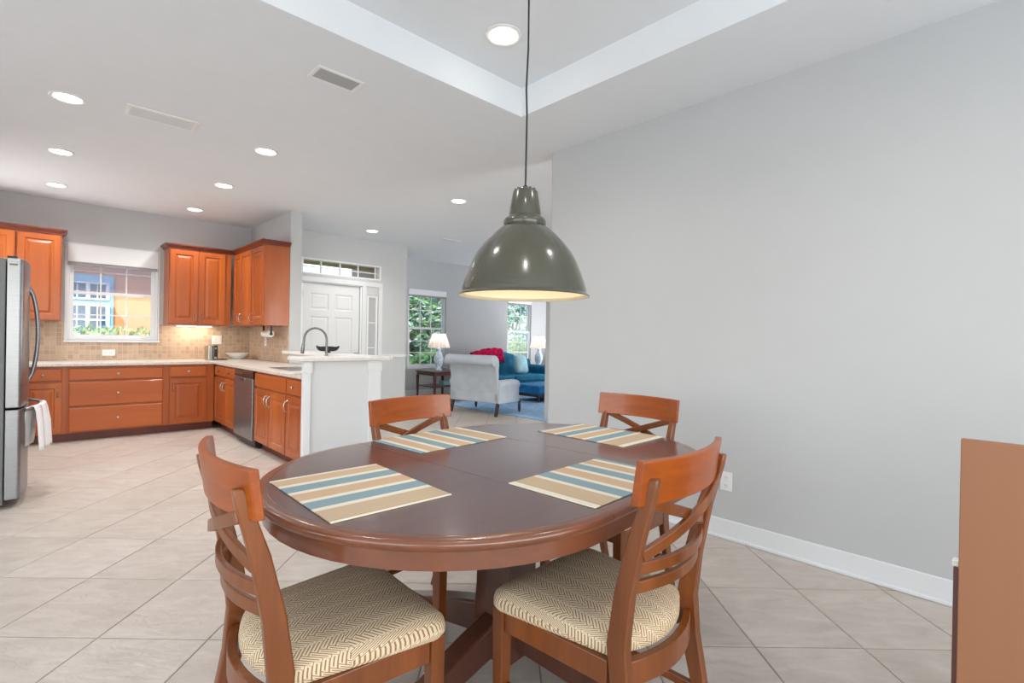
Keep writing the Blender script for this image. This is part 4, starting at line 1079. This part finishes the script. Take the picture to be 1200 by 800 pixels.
# under-cabinet warm strip
uc = tag(MB().box(-.22, .22, -.03, .03, -.018, 0).build('undercabinet_light', 'white_plastic', bevel=.003, loc=(1.60, 7.86, ZU0-.001)), 'slim white under-cabinet light below the wall cabinets by window', 'light')
box('lens', 'lamp_glow', (-.2, .2, -.02, .02, -.0195, -.0185), uc)
area('undercabinet_glow', (1.60, 7.86, ZU0-.025), (0, .25, -1), .42, .04, 1.6, (1, .8, .55))

# ---------------------------------------------------------------- outside
struct(box('ground_outside', 'lawn', (-30, 40, 9.3, 45, -.4, -.15)))
# neighbour house across the side yard
nb = empty('neighbour_house', (0, 12.5, 0), 0, 'orange stucco neighbouring house with a shuttered blue window outside the kitchen', 'house')
MB().box(-7, 4.4, 0, .3, -.2, 3.6).build('wall', 'stucco_orange', nb)
MB().box(-7.2, 4.6, -.7, .3, 3.1, 3.3).build('roof_eave', 'shutter_white', nb)
wn = MB(); wn.box(-.2, 1.17, -.06, -.001, .5, 2.30).build('window_surround', 'blue_frame', nb)
for z0, z1, nz in ((.62, 1.72, 4), (1.84, 2.14, 1)):
    gl = box('window_glass', 'neighbour_glass', (-.1, 1.08, -.072, -.061, z0, z1), nb)
    for i in range(5):
        x = -.1+1.18*i/4; box('mullion', 'shutter_white', (x-.03, x+.03, -.09, -.0725, z0, z1), gl)
        if i < 4: box('glazing_bar', 'shutter_white', (x+.13, x+.15, -.085, -.0725, z0, z1), gl)
    for j in range(nz+1):
        z = z0+(z1-z0)*j/nz; box('rail', 'shutter_white', (-.1, 1.08, -.095, -.0735, z-.016, z+.016), gl)
def leafy(name, cx, cy, cz, rx, ry, rz_, n, size, mats, label, cat, group=None, trunk=True, parent_kind=None, seed=1):
    rnd = random.Random(seed); root = empty(name, (cx, cy, -.15), 0, label, cat, group)
    for mi, mt in enumerate(mats):
        m = MB(); vs = []; fs = []
        for k in range(n//len(mats)):
            while True:
                p = Vector((rnd.uniform(-1, 1), rnd.uniform(-1, 1), rnd.uniform(-1, 1)))
                if .25 < p.length < 1: break
            p = Vector((p.x*rx, p.y*ry, p.z*rz_+cz+.15)); a = Vector((rnd.gauss(0, 1), rnd.gauss(0, 1), rnd.gauss(0, 1))).normalized(); b = a.orthogonal().normalized(); s2 = size*rnd.uniform(.6, 1.3)
            q = len(vs); vs += [p-a*s2, p+b*s2*.4, p+a*s2, p-b*s2*.4]; fs.append((q, q+1, q+2, q+3))
        m.add(vs, fs); m.build('foliage', mt, root, kind='stuff')
    if trunk:
        MB().tube([(0, 0, 0), (.05, .03, cz*.5), (-.04, 0, cz)], [.12, .09, .05], 8).build('trunk', 'bark', root, smooth=True)
        for k in range(5):
            a = k*1.3; MB().tube([(0, 0, cz*.6), (rx*.5*cos(a), ry*.5*sin(a), cz*.8), (rx*.8*cos(a), ry*.8*sin(a), cz+rz_*.4)], [.06, .04, .015], 6).build('branch', 'bark', root, smooth=True)
    return root
leafy('hedge', .9, 11.6, .74, 2.4, .35, .6, 5000, .06, ['leaf1', 'leaf0'], 'clipped green hedge outside beneath the kitchen window', 'hedge', trunk=False, seed=3)
leafy('garden_tree', 7.6, 12.0, 1.9, 1.3, .9, 1.5, 5200, .1, ['leaf0', 'leaf2', 'leaf3'], 'pale leafy tree outside the left living room window', 'tree', seed=5)
leafy('garden_tree', 9.6, 14.5, 2.6, 2.2, 1.2, 2.4, 6000, .14, ['leaf2', 'leaf1', 'leaf3'], 'tall leafy tree far outside the left living room window', 'tree', seed=9)
leafy('garden_bush', 7.4, 10.3, .4, 1.0, .5, .55, 2200, .1, ['leaf0', 'leaf1'], 'green bush low outside the left living room window', 'bush', trunk=False, seed=11)
leafy('garden_bush', 11.0, 11.0, .55, .7, .5, .75, 2200, .08, ['leaf1', 'leaf0'], 'bright green bush outside the window behind sofa', 'bush', trunk=False, seed=12)
leafy('garden_tree', 14.5, 16.0, 2.2, 1.4, 1.4, 1.6, 2500, .12, ['leaf3', 'leaf2'], 'pale tree outside the window behind the sofa', 'tree', seed=14)
nh = empty('far_house', (18, 20, 0), 0, 'pale house far outside the window behind the sofa', 'house')
MB().box(-4, 5, 0, 4, -.2, 4.2).build('wall', 'house_siding', nh)
for x in (-2.6, -.6, 1.4, 3.2):
    for z in (.8, 2.5):
        f = MB().box(x, x+1.1, -.06, -.001, z, z+1.2).build('window_frame', 'trim_white', nh); box('pane', 'neighbour_glass', (x+.08, x+1.02, -.075, -.0605, z+.08, z+1.12), f)
MB().loft([[(-4.4, -.5, 4.2), (5.4, -.5, 4.2), (5.4, 4.5, 4.2), (-4.4, 4.5, 4.2)], [(-3, 1.8, 5.6), (4, 1.8, 5.6), (4, 2.2, 5.6), (-3, 2.2, 5.6)]]).build('roof', 'soffit_tan', nh)
# entry porch seen through the transom
struct(MB().box(2.5, 4.49, EY+.2, 8.55, 2.42, 2.5).build('porch_ceiling', 'soffit_tan'))
